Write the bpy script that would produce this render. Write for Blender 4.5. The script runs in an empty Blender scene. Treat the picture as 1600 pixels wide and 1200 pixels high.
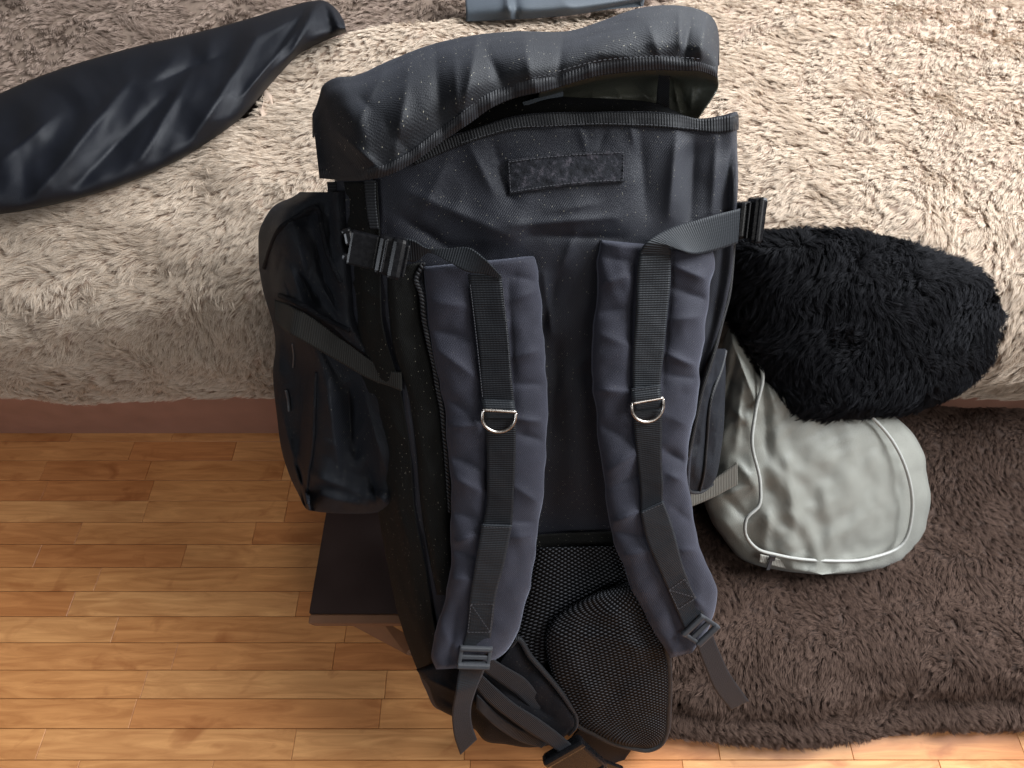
import bpy, bmesh, math
import numpy as np
from mathutils import Vector, Matrix

rng = np.random.default_rng(7)
S = bpy.context.scene
COL = S.collection
R = math.radians

# ------------------------------------------------------------------ camera, light, exposure
CAM_H, PITCH, FPX = 1.2, R(60), 867.0
cam_d = bpy.data.cameras.new('camera')
cam_d.sensor_width = 36.0
cam_d.lens = 36.0 * FPX / 1600.0
cam_d.clip_start, cam_d.clip_end = 0.02, 100
cam = bpy.data.objects.new('camera', cam_d)
COL.objects.link(cam)
cam.location = (0, 0, CAM_H)
cam.rotation_euler = (math.pi / 2 - PITCH, 0, 0)
S.camera = cam

W = bpy.data.worlds.new('World')
S.world = W
W.use_nodes = True
W.node_tree.nodes['Background'].inputs['Color'].default_value = (0.62, 0.60, 0.58, 1)
W.node_tree.nodes['Background'].inputs['Strength'].default_value = 0.06


def area(name, loc, target, sx, sy, energy, color):
    d = bpy.data.lights.new(name, 'AREA')
    d.shape = 'RECTANGLE'
    d.size, d.size_y, d.energy, d.color = sx, sy, energy, color
    o = bpy.data.objects.new(name, d)
    COL.objects.link(o)
    o.location = loc
    o.rotation_euler = (Vector(target) - Vector(loc)).to_track_quat('-Z', 'Y').to_euler()
    return o


area('window_light', (1.15, 2.25, 2.35), (0.1, 0.45, 0.5), 1.6, 1.3, 72, (0.92, 0.96, 1.0))
area('side_window_light', (1.75, 0.75, 2.05), (0.1, 0.3, 0.4), 1.2, 1.2, 95, (0.92, 0.96, 1.0))
area('room_light', (1.3, -1.2, 2.1), (0.0, 0.2, 0.3), 1.4, 1.2, 14, (0.98, 0.97, 0.96))
area('left_fill_light', (-1.5, -1.1, 1.5), (-0.2, 0.3, 0.4), 0.6, 0.6, 8, (0.86, 0.92, 1.0))  # added cool fill to brighten the left pocket, no source seen there
S.view_settings.view_transform = 'Standard'
S.view_settings.look = 'None'
S.view_settings.exposure = 0.5
S.view_settings.gamma = 1.0

# ------------------------------------------------------------------ photo geometry -> places in the room
CAM = np.array([0, 0, CAM_H])
FW = np.array([0, math.cos(PITCH), -math.sin(PITCH)])
UP = np.array([0, math.sin(PITCH), math.cos(PITCH)])
RT = np.array([1.0, 0, 0])


def ray(px, py):
    px, py = np.asarray(px, float), np.asarray(py, float)
    return FW + ((px - 800) / FPX)[..., None] * RT + ((600 - py) / FPX)[..., None] * UP


# plane of the pack's back panel: leaning back on the bed, turned a little to the right
PB = CAM + 0.913 * ray(850, 1120)
PT = CAM + 0.567 * ray(870, 180)
pu = (PT - PB) / np.linalg.norm(PT - PB)
n0 = np.cross(np.array([1.0, 0, 0]), pu)
n0 /= np.linalg.norm(n0)
side = np.cross(pu, n0)
yaw = R(7)
PN = n0 * math.cos(yaw) + side * math.sin(yaw)      # towards the camera
if PN @ (CAM - PB) < 0:
    PN = -PN


def P(a):
    """(px, py, w) -> room point on the pack plane raised by w metres."""
    a = np.asarray(a, float)
    r = ray(a[..., 0], a[..., 1])
    t = ((PB - CAM) @ PN + a[..., 2]) / (r @ PN)
    return CAM + r * t[..., None]


def PZ(a):
    """(px, py, z) -> room point at height z."""
    a = np.asarray(a, float)
    r = ray(a[..., 0], a[..., 1])
    return CAM + r * ((a[..., 2] - CAM_H) / r[..., 2])[..., None]


def ID(a):
    return np.asarray(a, float)


# ------------------------------------------------------------------ numeric helpers
def crom(pts, n, uni=False):
    """Catmull-Rom through control points along axis 0 (chord-length spaced), n samples."""
    pts = np.asarray(pts, float)
    m = len(pts)
    if m == 1:
        return np.repeat(pts, n, 0)
    flat = pts.reshape(m, -1)
    d = np.sqrt(((flat[1:] - flat[:-1]) ** 2).sum(1)) + 1e-6
    if uni:
        d = np.ones_like(d)
    k = np.concatenate([[0], np.cumsum(d)])
    t = np.linspace(0, k[-1], n)
    i = np.clip(np.searchsorted(k, t, side='right') - 1, 0, m - 2)
    h = (k[i + 1] - k[i])[:, None]
    u = ((t - k[i])[:, None]) / h
    tan = np.empty_like(flat)
    tan[0] = (flat[1] - flat[0]) / d[0]
    tan[-1] = (flat[-1] - flat[-2]) / d[-1]
    if m > 2:
        s = (flat[1:] - flat[:-1]) / d[:, None]
        a, b = d[:-1, None], d[1:, None]
        tan[1:-1] = (s[:-1] * b + s[1:] * a) / (a + b)
    out = ((2 * u**3 - 3 * u**2 + 1) * flat[i] + (u**3 - 2 * u**2 + u) * h * tan[i]
           + (-2 * u**3 + 3 * u**2) * flat[i + 1] + (u**3 - u**2) * h * tan[i + 1])
    return out.reshape((n,) + pts.shape[1:])


def vnoise(x, y, seed=0):
    xi, yi = np.floor(x).astype(int), np.floor(y).astype(int)
    fx, fy = x - xi, y - yi
    fx, fy = fx * fx * (3 - 2 * fx), fy * fy * (3 - 2 * fy)

    def h(a, b):
        n = (a * 374761393 + b * 668265263 + seed * 1442695041) & 0xffffffff
        n = ((n ^ (n >> 13)) * 1274126177) & 0xffffffff
        return ((n ^ (n >> 16)) & 0xffff) / 32767.5 - 1
    return ((h(xi, yi) * (1 - fx) + h(xi + 1, yi) * fx) * (1 - fy)
            + (h(xi, yi + 1) * (1 - fx) + h(xi + 1, yi + 1) * fx) * fy)


def fbm(x, y, seed=0, octv=3):
    s, a = 0, 1.0
    for o in range(octv):
        s = s + a * vnoise(x * 2**o, y * 2**o, seed + o * 17)
        a *= 0.5
    return s


def crumple(x, y, seed, lam, amp, n=4, bias=0.0):
    """stiff-cloth facets: warped triangle waves in a few directions."""
    rg = np.random.default_rng(seed)
    s = np.zeros_like(x)
    for k in range(n):
        th = bias + (rg.random() - 0.5) * 2.4
        l = lam * (0.7 + 0.9 * rg.random())
        t = (x * math.cos(th) + y * math.sin(th)) / l + 0.55 * vnoise(x / (lam * 1.3) + k * 7.1, y / (lam * 1.3), seed + k) + rg.random()
        tri = np.abs(2 * (t - np.floor(t + 0.5)))
        s += (tri - 0.5) * (0.5 + 0.5 * vnoise(x / (lam * 1.6), y / (lam * 1.6) + k * 3.3, seed + 31 + k))
    return s * amp / n


def crease(x, y, folds):
    """sum of soft ridges (amp > 0) and valleys (amp < 0) along photo segments (x0,y0,x1,y1,amp_mm,width)."""
    s = np.zeros_like(x)
    for (x0, y0, x1, y1, amp, wd) in folds:
        dx, dy = x1 - x0, y1 - y0
        L2 = dx * dx + dy * dy + 1e-6
        t = ((x - x0) * dx + (y - y0) * dy) / L2
        tc = np.clip(t, 0, 1)
        d2 = (x - x0 - tc * dx)**2 + (y - y0 - tc * dy)**2
        e = 0.22 * wd
        s += amp * 0.001 * np.exp(-(np.sqrt(d2 + e * e) - e) / (0.95 * wd)) * (0.35 + 0.65 * np.sin(np.pi * np.clip(tc * 0.9 + 0.05, 0, 1)))
    return s


# ------------------------------------------------------------------ mesh helpers
def link(o, parent=None):
    COL.objects.link(o)
    if parent is not None:
        o.parent = parent
        o.matrix_parent_inverse = parent.matrix_world.inverted()
    return o


def mesh_obj(name, verts, faces, mat, parent=None, uvs=None, smooth=True):
    me = bpy.data.meshes.new(name)
    verts = np.asarray(verts, float)
    if isinstance(faces, np.ndarray):
        nf, k = faces.shape
        me.vertices.add(len(verts))
        me.vertices.foreach_set('co', verts.ravel())
        me.loops.add(nf * k)
        me.loops.foreach_set('vertex_index', faces.ravel().astype(np.int32))
        me.polygons.add(nf)
        me.polygons.foreach_set('loop_start', np.arange(0, nf * k, k, dtype=np.int32))
        me.polygons.foreach_set('loop_total', np.full(nf, k, np.int32))
        me.update(calc_edges=True)
    else:
        me.from_pydata(verts.tolist(), [], faces)
    if uvs is not None:
        ul = me.uv_layers.new(name='UVMap')
        idx = np.empty(len(me.loops), np.int32)
        me.loops.foreach_get('vertex_index', idx)
        ul.data.foreach_set('uv', np.asarray(uvs, float)[idx].ravel())
    me.validate()
    me.polygons.foreach_set('use_smooth', np.full(len(me.polygons), smooth))
    me.update()
    me.materials.append(mat)
    return link(bpy.data.objects.new(name, me), parent)


def grid_faces(nv, nu, closed=False):
    i, j = np.meshgrid(np.arange(nv - 1), np.arange(nu if closed else nu - 1), indexing='ij')
    j2 = (j + 1) % nu
    return np.stack([i * nu + j, i * nu + j2, (i + 1) * nu + j2, (i + 1) * nu + j], -1).reshape(-1, 4)


def grid_uv(G):
    mu = G[G.shape[0] // 2]
    u = np.concatenate([[0], np.cumsum(np.linalg.norm(np.diff(mu, axis=0), axis=1))])
    mv = G[:, G.shape[1] // 2]
    v = np.concatenate([[0], np.cumsum(np.linalg.norm(np.diff(mv, axis=0), axis=1))])
    U, V = np.meshgrid(u, v)
    return np.stack([U, V], -1).reshape(-1, 2)


def grid_normals(G):
    du = np.gradient(G, axis=1)
    dv = np.gradient(G, axis=0)
    n = np.cross(du, dv)
    return n / (np.linalg.norm(n, axis=-1, keepdims=True) + 1e-12)


def face_out(o, ref=None):
    """turn the faces so that most look at the camera."""
    me = o.data
    c = np.empty(len(me.polygons) * 3)
    n = np.empty(len(me.polygons) * 3)
    me.polygons.foreach_get('center', c)
    me.polygons.foreach_get('normal', n)
    if ((CAM - c.reshape(-1, 3)) * n.reshape(-1, 3)).sum() < 0:
        me.flip_normals()


def rows_grid(rows, nu, nv, proj, folds=(), bump=None, uni=False):
    A = np.stack([crom(r, nu, uni) for r in rows])
    A = crom(A, nv)
    if len(folds):
        A[..., 2] += crease(A[..., 0], A[..., 1], folds)
    if bump is not None:
        A[..., 2] += bump(A[..., 0], A[..., 1])
    return proj(A)


def sheet(name, rows, nu, nv, mat, parent=None, proj=P, folds=(), bump=None, thick=0.0, disp=None, uni=False):
    G = rows_grid(rows, nu, nv, proj, folds, bump, uni)
    if disp is not None:
        G = disp(G)
    o = mesh_obj(name, G.reshape(-1, 3), grid_faces(nv, nu), mat, parent, grid_uv(G))
    face_out(o)
    if thick:
        m = o.modifiers.new('thickness', 'SOLIDIFY')
        m.thickness, m.offset = thick, -1
    return o, G


def pad(name, A, B, base, T, mat, parent=None, proj=P, nu=40, nv=90, folds=(), bump=None, power=4.0, under=0.004, wprof=None, endround=0.0, scallop=0.0):
    """closed cushion between two photo edges A and B: base height at the edges, T higher in the middle, flat underside."""
    A, B = crom(A, nv), crom(B, nv)
    if scallop:
        A[:, 0] += scallop * fbm(A[:, 1] / 34, A[:, 0] * 0 + 3, 5, 2)
        B[:, 0] += scallop * fbm(B[:, 1] / 34, B[:, 0] * 0 + 9, 6, 2)
    s = np.linspace(0, 1, nu)[None, :, None]
    X = A[:, None] * (1 - s) + B[:, None] * s                     # nv,nu,2
    prof = np.maximum(1 - np.abs(2 * s[..., 0] - 1)**power, 0)**0.5
    v = np.linspace(0, 1, nv)[:, None]
    if endround:
        e = np.clip(np.minimum(v, 1 - v) / endround, 0, 1)
        prof = prof * np.sqrt(np.clip(1 - (1 - e)**2, 0, 1))
    b = base if wprof is None else crom(np.array(wprof, float)[:, None], nv)
    w = b + T * prof
    wp = np.clip(prof * 1.4, 0, 1)
    if len(folds):
        w = w + crease(X[..., 0], X[..., 1], folds) * wp
    if bump is not None:
        w = w + bump(X[..., 0], X[..., 1]) * wp
    F = proj(np.concatenate([X, w[..., None]], -1))
    nb = 6
    sb = np.linspace(1, 0, nb + 2)[None, 1:-1, None]
    Xb = A[:, None] * (1 - sb) + B[:, None] * sb
    wb = np.broadcast_to(b - under * np.ones_like(Xb[..., 0]), Xb.shape[:2])
    Bk = proj(np.concatenate([Xb, wb[..., None]], -1))
    G = np.concatenate([F, Bk], 1)
    n = nu + nb
    f = grid_faces(nv, n, True).tolist()
    f.append(list(range(n))[::-1])
    f.append(list(range((nv - 1) * n, nv * n)))
    uv = grid_uv(G)
    o = mesh_obj(name, G.reshape(-1, 3), f, mat, parent, uv)
    bm = bmesh.new()
    bm.from_mesh(o.data)
    bmesh.ops.recalc_face_normals(bm, faces=bm.faces)
    bm.to_mesh(o.data)
    bm.free()
    return o, F


def strip(name, A, B, w, mat, parent=None, proj=P, nu=8, nv=60, thick=0.0018, folds=(), bump=None):
    """flat webbing between two photo edges; w is one height, or heights along it, or (left, right) pairs along it."""
    A, B = crom(A, nv), crom(B, nv)
    w = np.array(w, float)
    if w.ndim == 0:
        wl = wr = np.full(nv, float(w))
    elif w.ndim == 1:
        wl = wr = crom(w[:, None], nv)[:, 0]
    else:
        ww = crom(w, nv)
        wl, wr = ww[:, 0], ww[:, 1]
    s = np.linspace(0, 1, nu)[None, :, None]
    X = A[:, None] * (1 - s) + B[:, None] * s
    ww = wl[:, None] * (1 - s[..., 0]) + wr[:, None] * s[..., 0]
    if len(folds):
        ww = ww + crease(X[..., 0], X[..., 1], folds)
    if bump is not None:
        ww = ww + bump(X[..., 0], X[..., 1])
    G = proj(np.concatenate([X, ww[..., None]], -1))
    o = mesh_obj(name, G.reshape(-1, 3), grid_faces(nv, nu), mat, parent, grid_uv(G))
    face_out(o)
    m = o.modifiers.new('thickness', 'SOLIDIFY')
    m.thickness, m.offset = thick, 0
    return o, G


def tube(name, pts, r, mat, parent=None, n=8, steps=None, closed=False, proj=None):
    pts = np.asarray(pts, float)
    if proj is not None:
        pts = proj(crom(pts, steps or len(pts) * 6))
    elif steps:
        pts = crom(pts, steps)
    m = len(pts)
    rr = np.broadcast_to(np.asarray(r, float), (m,))
    t = np.gradient(pts, axis=0)
    t /= np.linalg.norm(t, axis=1, keepdims=True) + 1e-12
    ref = np.array(PN)
    a = np.cross(t, ref)
    a /= np.linalg.norm(a, axis=1, keepdims=True) + 1e-9
    b = np.cross(t, a)
    th = np.linspace(0, 2 * np.pi, n, endpoint=False)
    G = pts[:, None] + rr[:, None, None] * (np.cos(th)[None, :, None] * a[:, None] + np.sin(th)[None, :, None] * b[:, None])
    f = grid_faces(m, n, True).tolist()
    f += [list(range(n))[::-1], list(range((m - 1) * n, m * n))]
    o = mesh_obj(name, G.reshape(-1, 3), f, mat, parent, grid_uv(G))
    bm = bmesh.new()
    bm.from_mesh(o.data)
    bmesh.ops.recalc_face_normals(bm, faces=bm.faces)
    bm.to_mesh(o.data)
    bm.free()
    return o


class Frame:
    """local axes at a photo point: a along the photo direction, b across it, c out of the pack."""
    def __init__(s, px, py, w, ang, tilt=0.0):
        o = P([px, py, w])
        d = P([px + 4 * math.cos(R(ang)), py + 4 * math.sin(R(ang)), w]) - o
        s.k = np.linalg.norm(d) / 4                                # metres per photo pixel
        a = d / np.linalg.norm(d)
        c = PN.copy()
        b = np.cross(c, a)
        if tilt:
            ca, sa = math.cos(R(tilt)), math.sin(R(tilt))
            c, b = c * ca + b * sa, b * ca - c * sa
        s.M = Matrix(((a[0], b[0], c[0], o[0]), (a[1], b[1], c[1], o[1]), (a[2], b[2], c[2], o[2]), (0, 0, 0, 1)))


def boxes(name, fr, parts, mat, parent=None, bevel=0.0012):
    """several bevelled bars (cx,cy,cz,sx,sy,sz[,rot]) in a frame, one moulded part; pixel units in the plane, metres out of it."""
    bm = bmesh.new()
    k = fr.k
    for p in parts:
        cx, cy, cz, sx, sy, sz = p[:6]
        M = fr.M @ Matrix.Translation((cx * k, cy * k, cz)) @ Matrix.Rotation(R(p[6] if len(p) > 6 else 0), 4, 'Z') @ Matrix.Diagonal((sx * k, sy * k, sz, 1))
        r = bmesh.ops.create_cube(bm, size=1.0)
        bmesh.ops.transform(bm, matrix=M, verts=r['verts'])
        es = list({e for v in r['verts'] for e in v.link_edges})
        bmesh.ops.bevel(bm, geom=es, offset=min(bevel, 0.4 * min(sx * k, sy * k, sz)), segments=2, affect='EDGES', profile=0.6)
    me = bpy.data.meshes.new(name)
    bm.to_mesh(me)
    bm.free()
    me.materials.append(mat)
    return link(bpy.data.objects.new(name, me), parent)


def stitches(name, runs, mat, parent, step=7.0, dash=4.4, wd=1.0, h=0.0007):
    """thread dashes lying on a seam: runs of (px,py,w) points."""
    V, Fc = [], []
    for run in runs:
        run = np.asarray(run, float)
        L = np.sqrt(((run[1:, :2] - run[:-1, :2])**2).sum(1)).sum()
        n = max(2, int(L / step))
        c = crom(run, n * 4)
        for i in range(n):
            p0 = c[min(i * 4, len(c) - 1)]
            p1 = c[min(i * 4 + 3, len(c) - 1)]
            d = p1[:2] - p0[:2]
            l = np.hypot(*d) + 1e-6
            d = d / l
            q = np.array([-d[1], d[0]]) * wd * 0.5
            e = p0[:2] + d * min(l, dash)
            b = len(V)
            for hh in (0.0, h):
                for pt in (p0[:2] - q, p0[:2] + q, e + q, e - q):
                    V.append([pt[0], pt[1], p0[2] + hh])
            Fc += [[b + 4, b + 5, b + 6, b + 7], [b, b + 1, b + 5, b + 4], [b + 1, b + 2, b + 6, b + 5], [b + 2, b + 3, b + 7, b + 6], [b + 3, b, b + 4, b + 7]]
    o = mesh_obj(name, P(np.array(V)), Fc, mat, parent, smooth=False)
    o['kind'] = 'stuff'
    return o


def tag(o, label, cat, group=None):
    o['label'], o['category'] = label, cat
    if group:
        o['group'] = group
    return o


def empty(name, loc, label, cat, group=None):
    o = bpy.data.objects.new(name, None)
    o.empty_display_size = 0.05
    COL.objects.link(o)
    o.location = loc
    bpy.context.view_layer.update()
    return tag(o, label, cat, group)


# ------------------------------------------------------------------ materials
class NT:
    def __init__(s, name):
        s.m = bpy.data.materials.new(name)
        s.m.use_nodes = True
        s.t = s.m.node_tree
        s.b = s.t.nodes['Principled BSDF']

    def n(s, typ, **kw):
        nd = s.t.nodes.new(typ)
        for k, v in kw.items():
            if k.startswith('i_'):
                key = k[2:]
                nd.inputs[int(key) if key.isdigit() else key.replace('_', ' ')].default_value = v
            else:
                setattr(nd, k, v)
        return nd

    def l(s, a, b):
        s.t.links.new(a, b)

    def math(s, op, a, b=None, clamp=False):
        nd = s.n('ShaderNodeMath', operation=op, use_clamp=clamp)
        for i, q in enumerate((a, b)):
            if q is None:
                continue
            if isinstance(q, (int, float)):
                nd.inputs[i].default_value = q
            else:
                s.l(q, nd.inputs[i])
        return nd.outputs[0]

    def ramp(s, f, stops):
        nd = s.n('ShaderNodeValToRGB')
        e = nd.color_ramp.elements
        while len(e) < len(stops):
            e.new(0.5)
        for q, (p, c) in zip(e, stops):
            q.position = p
            q.color = c if len(c) == 4 else (*c, 1)
        s.l(f, nd.inputs[0])
        return nd.outputs[0]

    def mix(s, f, a, b, mode='MIX'):
        nd = s.n('ShaderNodeMix', data_type='RGBA', blend_type=mode)
        for i, q in ((0, f), (6, a), (7, b)):
            if isinstance(q, (int, float)):
                nd.inputs[i].default_value = q
            elif isinstance(q, tuple):
                nd.inputs[i].default_value = q if len(q) == 4 else (*q, 1)
            else:
                s.l(q, nd.inputs[i])
        return nd.outputs[2]

    def bump(s, h, dist, strength=1.0, prev=None):
        nd = s.n('ShaderNodeBump')
        nd.inputs['Strength'].default_value = strength
        nd.inputs['Distance'].default_value = dist
        s.l(h, nd.inputs['Height'])
        if prev is not None:
            s.l(prev, nd.inputs['Normal'])
        return nd.outputs['Normal']

    def set(s, **kw):
        for k, v in kw.items():
            s.b.inputs[k.replace('_', ' ')].default_value = v


def sines(m, uv, ang, period):
    """smooth 0..1 bands of a period in metres, running at an angle over the cloth."""
    sep = m.n('ShaderNodeSeparateXYZ')
    m.l(uv, sep.inputs[0])
    a = m.math('MULTIPLY', sep.outputs[0], math.cos(R(ang)) * 2 * math.pi / period)
    b = m.math('MULTIPLY', sep.outputs[1], math.sin(R(ang)) * 2 * math.pi / period)
    return m.math('MULTIPLY_ADD', m.math('SINE', m.math('ADD', a, b)), 0.5), sep


def fabric(name, base, rough=0.55, weave=0.0022, wang=35, wstr=0.5, specks=0.5, sheen=0.25, spec=0.5, var=0.35, tint=(0.75, 0.8, 1.0)):
    m = NT(name)
    uv = m.n('ShaderNodeTexCoord').outputs['UV']
    w1, _ = sines(m, uv, wang, weave)
    big = m.n('ShaderNodeTexNoise', i_Scale=30.0, i_Detail=4.0)
    fine = m.n('ShaderNodeTexNoise', i_Scale=750.0, i_Detail=2.0)
    m.l(uv, big.inputs['Vector'])
    m.l(uv, fine.inputs['Vector'])
    f = m.math('ADD', m.math('MULTIPLY', big.outputs[0], var), m.math('MULTIPLY', m.math('ADD', fine.outputs[0], -0.25), 1.3))
    c = m.mix(m.math('ADD', f, -0.12, True), tuple(x * 0.45 for x in base), tuple(min(1, x * 1.7) for x in base))
    c = m.mix(m.math('MULTIPLY', m.math('ADD', w1, 0.5), 0.9 * wstr), c, tuple(x * 0.4 for x in base))
    if specks:
        for sc, th, cut in ((330.0, 0.17, 0.84), (150.0, 0.10, 0.86)):
            vo = m.n('ShaderNodeTexVoronoi', i_Scale=sc)
            m.l(uv, vo.inputs['Vector'])
            sp = m.math('LESS_THAN', vo.outputs['Distance'], th)
            se = m.n('ShaderNodeSeparateColor')
            m.l(vo.outputs['Color'], se.inputs[0])
            sp = m.math('MULTIPLY', sp, m.math('GREATER_THAN', se.outputs[0], cut))
            c = m.mix(m.math('MULTIPLY', sp, specks), c, (0.30, 0.28, 0.22))
    m.l(c, m.b.inputs['Base Color'])
    h = m.math('ADD', m.math('MULTIPLY', w1, wstr), m.math('MULTIPLY', fine.outputs[0], 1.2))
    m.l(m.bump(h, 0.0007, 0.75), m.b.inputs['Normal'])
    m.set(Roughness=rough, Sheen_Weight=sheen, Sheen_Roughness=0.45, Sheen_Tint=(*tint, 1), Specular_IOR_Level=spec)
    return m.m


def webbing(name, base, period=0.0026, rough=0.5, spec=0.5, along=90):
    m = NT(name)
    uv = m.n('ShaderNodeTexCoord').outputs['UV']
    w1, _ = sines(m, uv, along, period)
    w2, _ = sines(m, uv, 90 - along, period * 1.3)
    n = m.n('ShaderNodeTexNoise', i_Scale=300.0, i_Detail=3.0)
    m.l(uv, n.inputs['Vector'])
    c = m.mix(w1, tuple(x * 0.5 for x in base), tuple(x * 1.2 for x in base))
    c = m.mix(m.math('MULTIPLY', n.outputs[0], 0.5), c, tuple(x * 0.6 for x in base))
    m.l(c, m.b.inputs['Base Color'])
    h = m.math('ADD', w1, m.math('MULTIPLY', w2, 0.12))
    m.l(m.bump(h, 0.0006, 0.7), m.b.inputs['Normal'])
    m.set(Roughness=rough, Specular_IOR_Level=spec, Sheen_Weight=0.04, Sheen_Tint=(0.8, 0.85, 1, 1))
    return m.m


def air_mesh(name):
    m = NT(name)
    uv = m.n('ShaderNodeTexCoord').outputs['UV']
    w1, _ = sines(m, uv, 62, 0.0062)
    w2, _ = sines(m, uv, -62, 0.0062)
    k = m.math('MULTIPLY', w1, w2)
    n = m.n('ShaderNodeTexNoise', i_Scale=400.0)
    m.l(uv, n.inputs['Vector'])
    c = m.mix(m.math('POWER', k, 1.5), (0.0006, 0.0006, 0.0007), (0.085, 0.088, 0.098))
    m.l(c, m.b.inputs['Base Color'])
    m.l(m.bump(m.math('ADD', k, m.math('MULTIPLY', n.outputs[0], 0.2)), 0.0016, 0.8), m.b.inputs['Normal'])
    m.set(Roughness=0.6, Specular_IOR_Level=0.05)
    return m.m


def plain(name, base, rough=0.4, metal=0.0, noise=0.0, nscale=200.0, coat=0.0, spec=0.5):
    m = NT(name)
    tc = m.n('ShaderNodeTexCoord').outputs['Object']
    n = m.n('ShaderNodeTexNoise', i_Scale=nscale, i_Detail=4.0)
    m.l(tc, n.inputs['Vector'])
    c = m.mix(n.outputs[0], tuple(x * 0.75 for x in base), tuple(min(1, x * 1.25) for x in base))
    m.l(c, m.b.inputs['Base Color'])
    r = m.math('ADD', m.math('MULTIPLY', n.outputs[0], 0.25), rough - 0.12)
    m.l(r, m.b.inputs['Roughness'])
    if noise:
        m.l(m.bump(n.outputs[0], noise, 0.6), m.b.inputs['Normal'])
    m.set(Metallic=metal, Coat_Weight=coat, Specular_IOR_Level=spec)
    return m.m


def velcro(name):
    m = NT(name)
    uv = m.n('ShaderNodeTexCoord').outputs['UV']
    n = m.n('ShaderNodeTexNoise', i_Scale=300.0, i_Detail=5.0, i_Roughness=0.8)
    n2 = m.n('ShaderNodeTexNoise', i_Scale=90.0, i_Detail=3.0)
    m.l(uv, n.inputs['Vector'])
    m.l(uv, n2.inputs['Vector'])
    f = m.math('MULTIPLY', n.outputs[0], n2.outputs[0])
    c = m.ramp(f, [(0.10, (0.003, 0.003, 0.004)), (0.27, (0.016, 0.017, 0.022)), (0.40, (0.08, 0.072, 0.085))])
    m.l(c, m.b.inputs['Base Color'])
    m.l(m.bump(f, 0.003, 1.0), m.b.inputs['Normal'])
    m.set(Roughness=0.85, Sheen_Weight=0.05, Specular_IOR_Level=0.2)
    return m.m


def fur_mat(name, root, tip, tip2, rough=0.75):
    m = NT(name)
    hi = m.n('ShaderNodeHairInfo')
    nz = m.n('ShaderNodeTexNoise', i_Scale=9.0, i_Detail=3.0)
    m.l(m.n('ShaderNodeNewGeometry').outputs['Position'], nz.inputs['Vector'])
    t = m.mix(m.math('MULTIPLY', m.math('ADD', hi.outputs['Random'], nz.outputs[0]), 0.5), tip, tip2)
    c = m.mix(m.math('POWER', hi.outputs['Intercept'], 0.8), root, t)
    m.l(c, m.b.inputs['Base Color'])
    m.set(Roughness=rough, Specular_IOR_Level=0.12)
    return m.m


def wood(name):
    m = NT(name)
    oi = m.n('ShaderNodeObjectInfo')
    tc = m.n('ShaderNodeTexCoord').outputs['Object']
    sh = m.n('ShaderNodeVectorMath', operation='ADD')
    mul = m.n('ShaderNodeVectorMath', operation='SCALE')
    cmb = m.n('ShaderNodeCombineXYZ')
    for i in range(3):
        m.l(m.math('MULTIPLY', oi.outputs['Random'], (37.0, 71.0, 13.0)[i]), cmb.inputs[i])
    m.l(tc, sh.inputs[0])
    m.l(cmb.outputs[0], sh.inputs[1])
    mp = m.n('ShaderNodeMapping')
    mp.inputs['Scale'].default_value = (3.0, 26.0, 26.0)
    m.l(sh.outputs[0], mp.inputs[0])
    g = m.n('ShaderNodeTexNoise', i_Scale=2.2, i_Detail=8.0, i_Roughness=0.6, i_Distortion=1.1)
    m.l(mp.outputs[0], g.inputs['Vector'])
    mp2 = m.n('ShaderNodeMapping')
    mp2.inputs['Scale'].default_value = (9.0, 14.0, 14.0)
    m.l(sh.outputs[0], mp2.inputs[0])
    kn = m.n('ShaderNodeTexNoise', i_Scale=1.3, i_Detail=4.0, i_Distortion=0.6)
    m.l(mp2.outputs[0], kn.inputs['Vector'])
    base = m.ramp(oi.outputs['Random'], [(0.0, (0.53, 0.208, 0.068)), (0.25, (0.63, 0.288, 0.102)), (0.5, (0.68, 0.338, 0.130)), (0.7, (0.57, 0.240, 0.080)), (0.85, (0.66, 0.315, 0.115)), (1.0, (0.51, 0.192, 0.062))])
    c = m.mix(m.ramp(g.outputs[0], [(0.35, (0, 0, 0)), (0.7, (1, 1, 1))]), m.mix(1.0, base, (0.74, 0.66, 0.60), 'MULTIPLY'), m.mix(1.0, base, (1.1, 1.12, 1.12), 'MULTIPLY'))
    c = m.mix(m.ramp(kn.outputs[0], [(0.60, (0, 0, 0)), (0.74, (0.75, 0.75, 0.75))]), c, m.mix(1.0, base, (0.55, 0.40, 0.32), 'MULTIPLY'))
    m.l(c, m.b.inputs['Base Color'])
    m.l(m.bump(g.outputs[0], 0.0004, 0.4), m.b.inputs['Normal'])
    m.set(Roughness=0.38, Specular_IOR_Level=0.4, Coat_Weight=0.15, Coat_Roughness=0.3)
    return m.m


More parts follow.
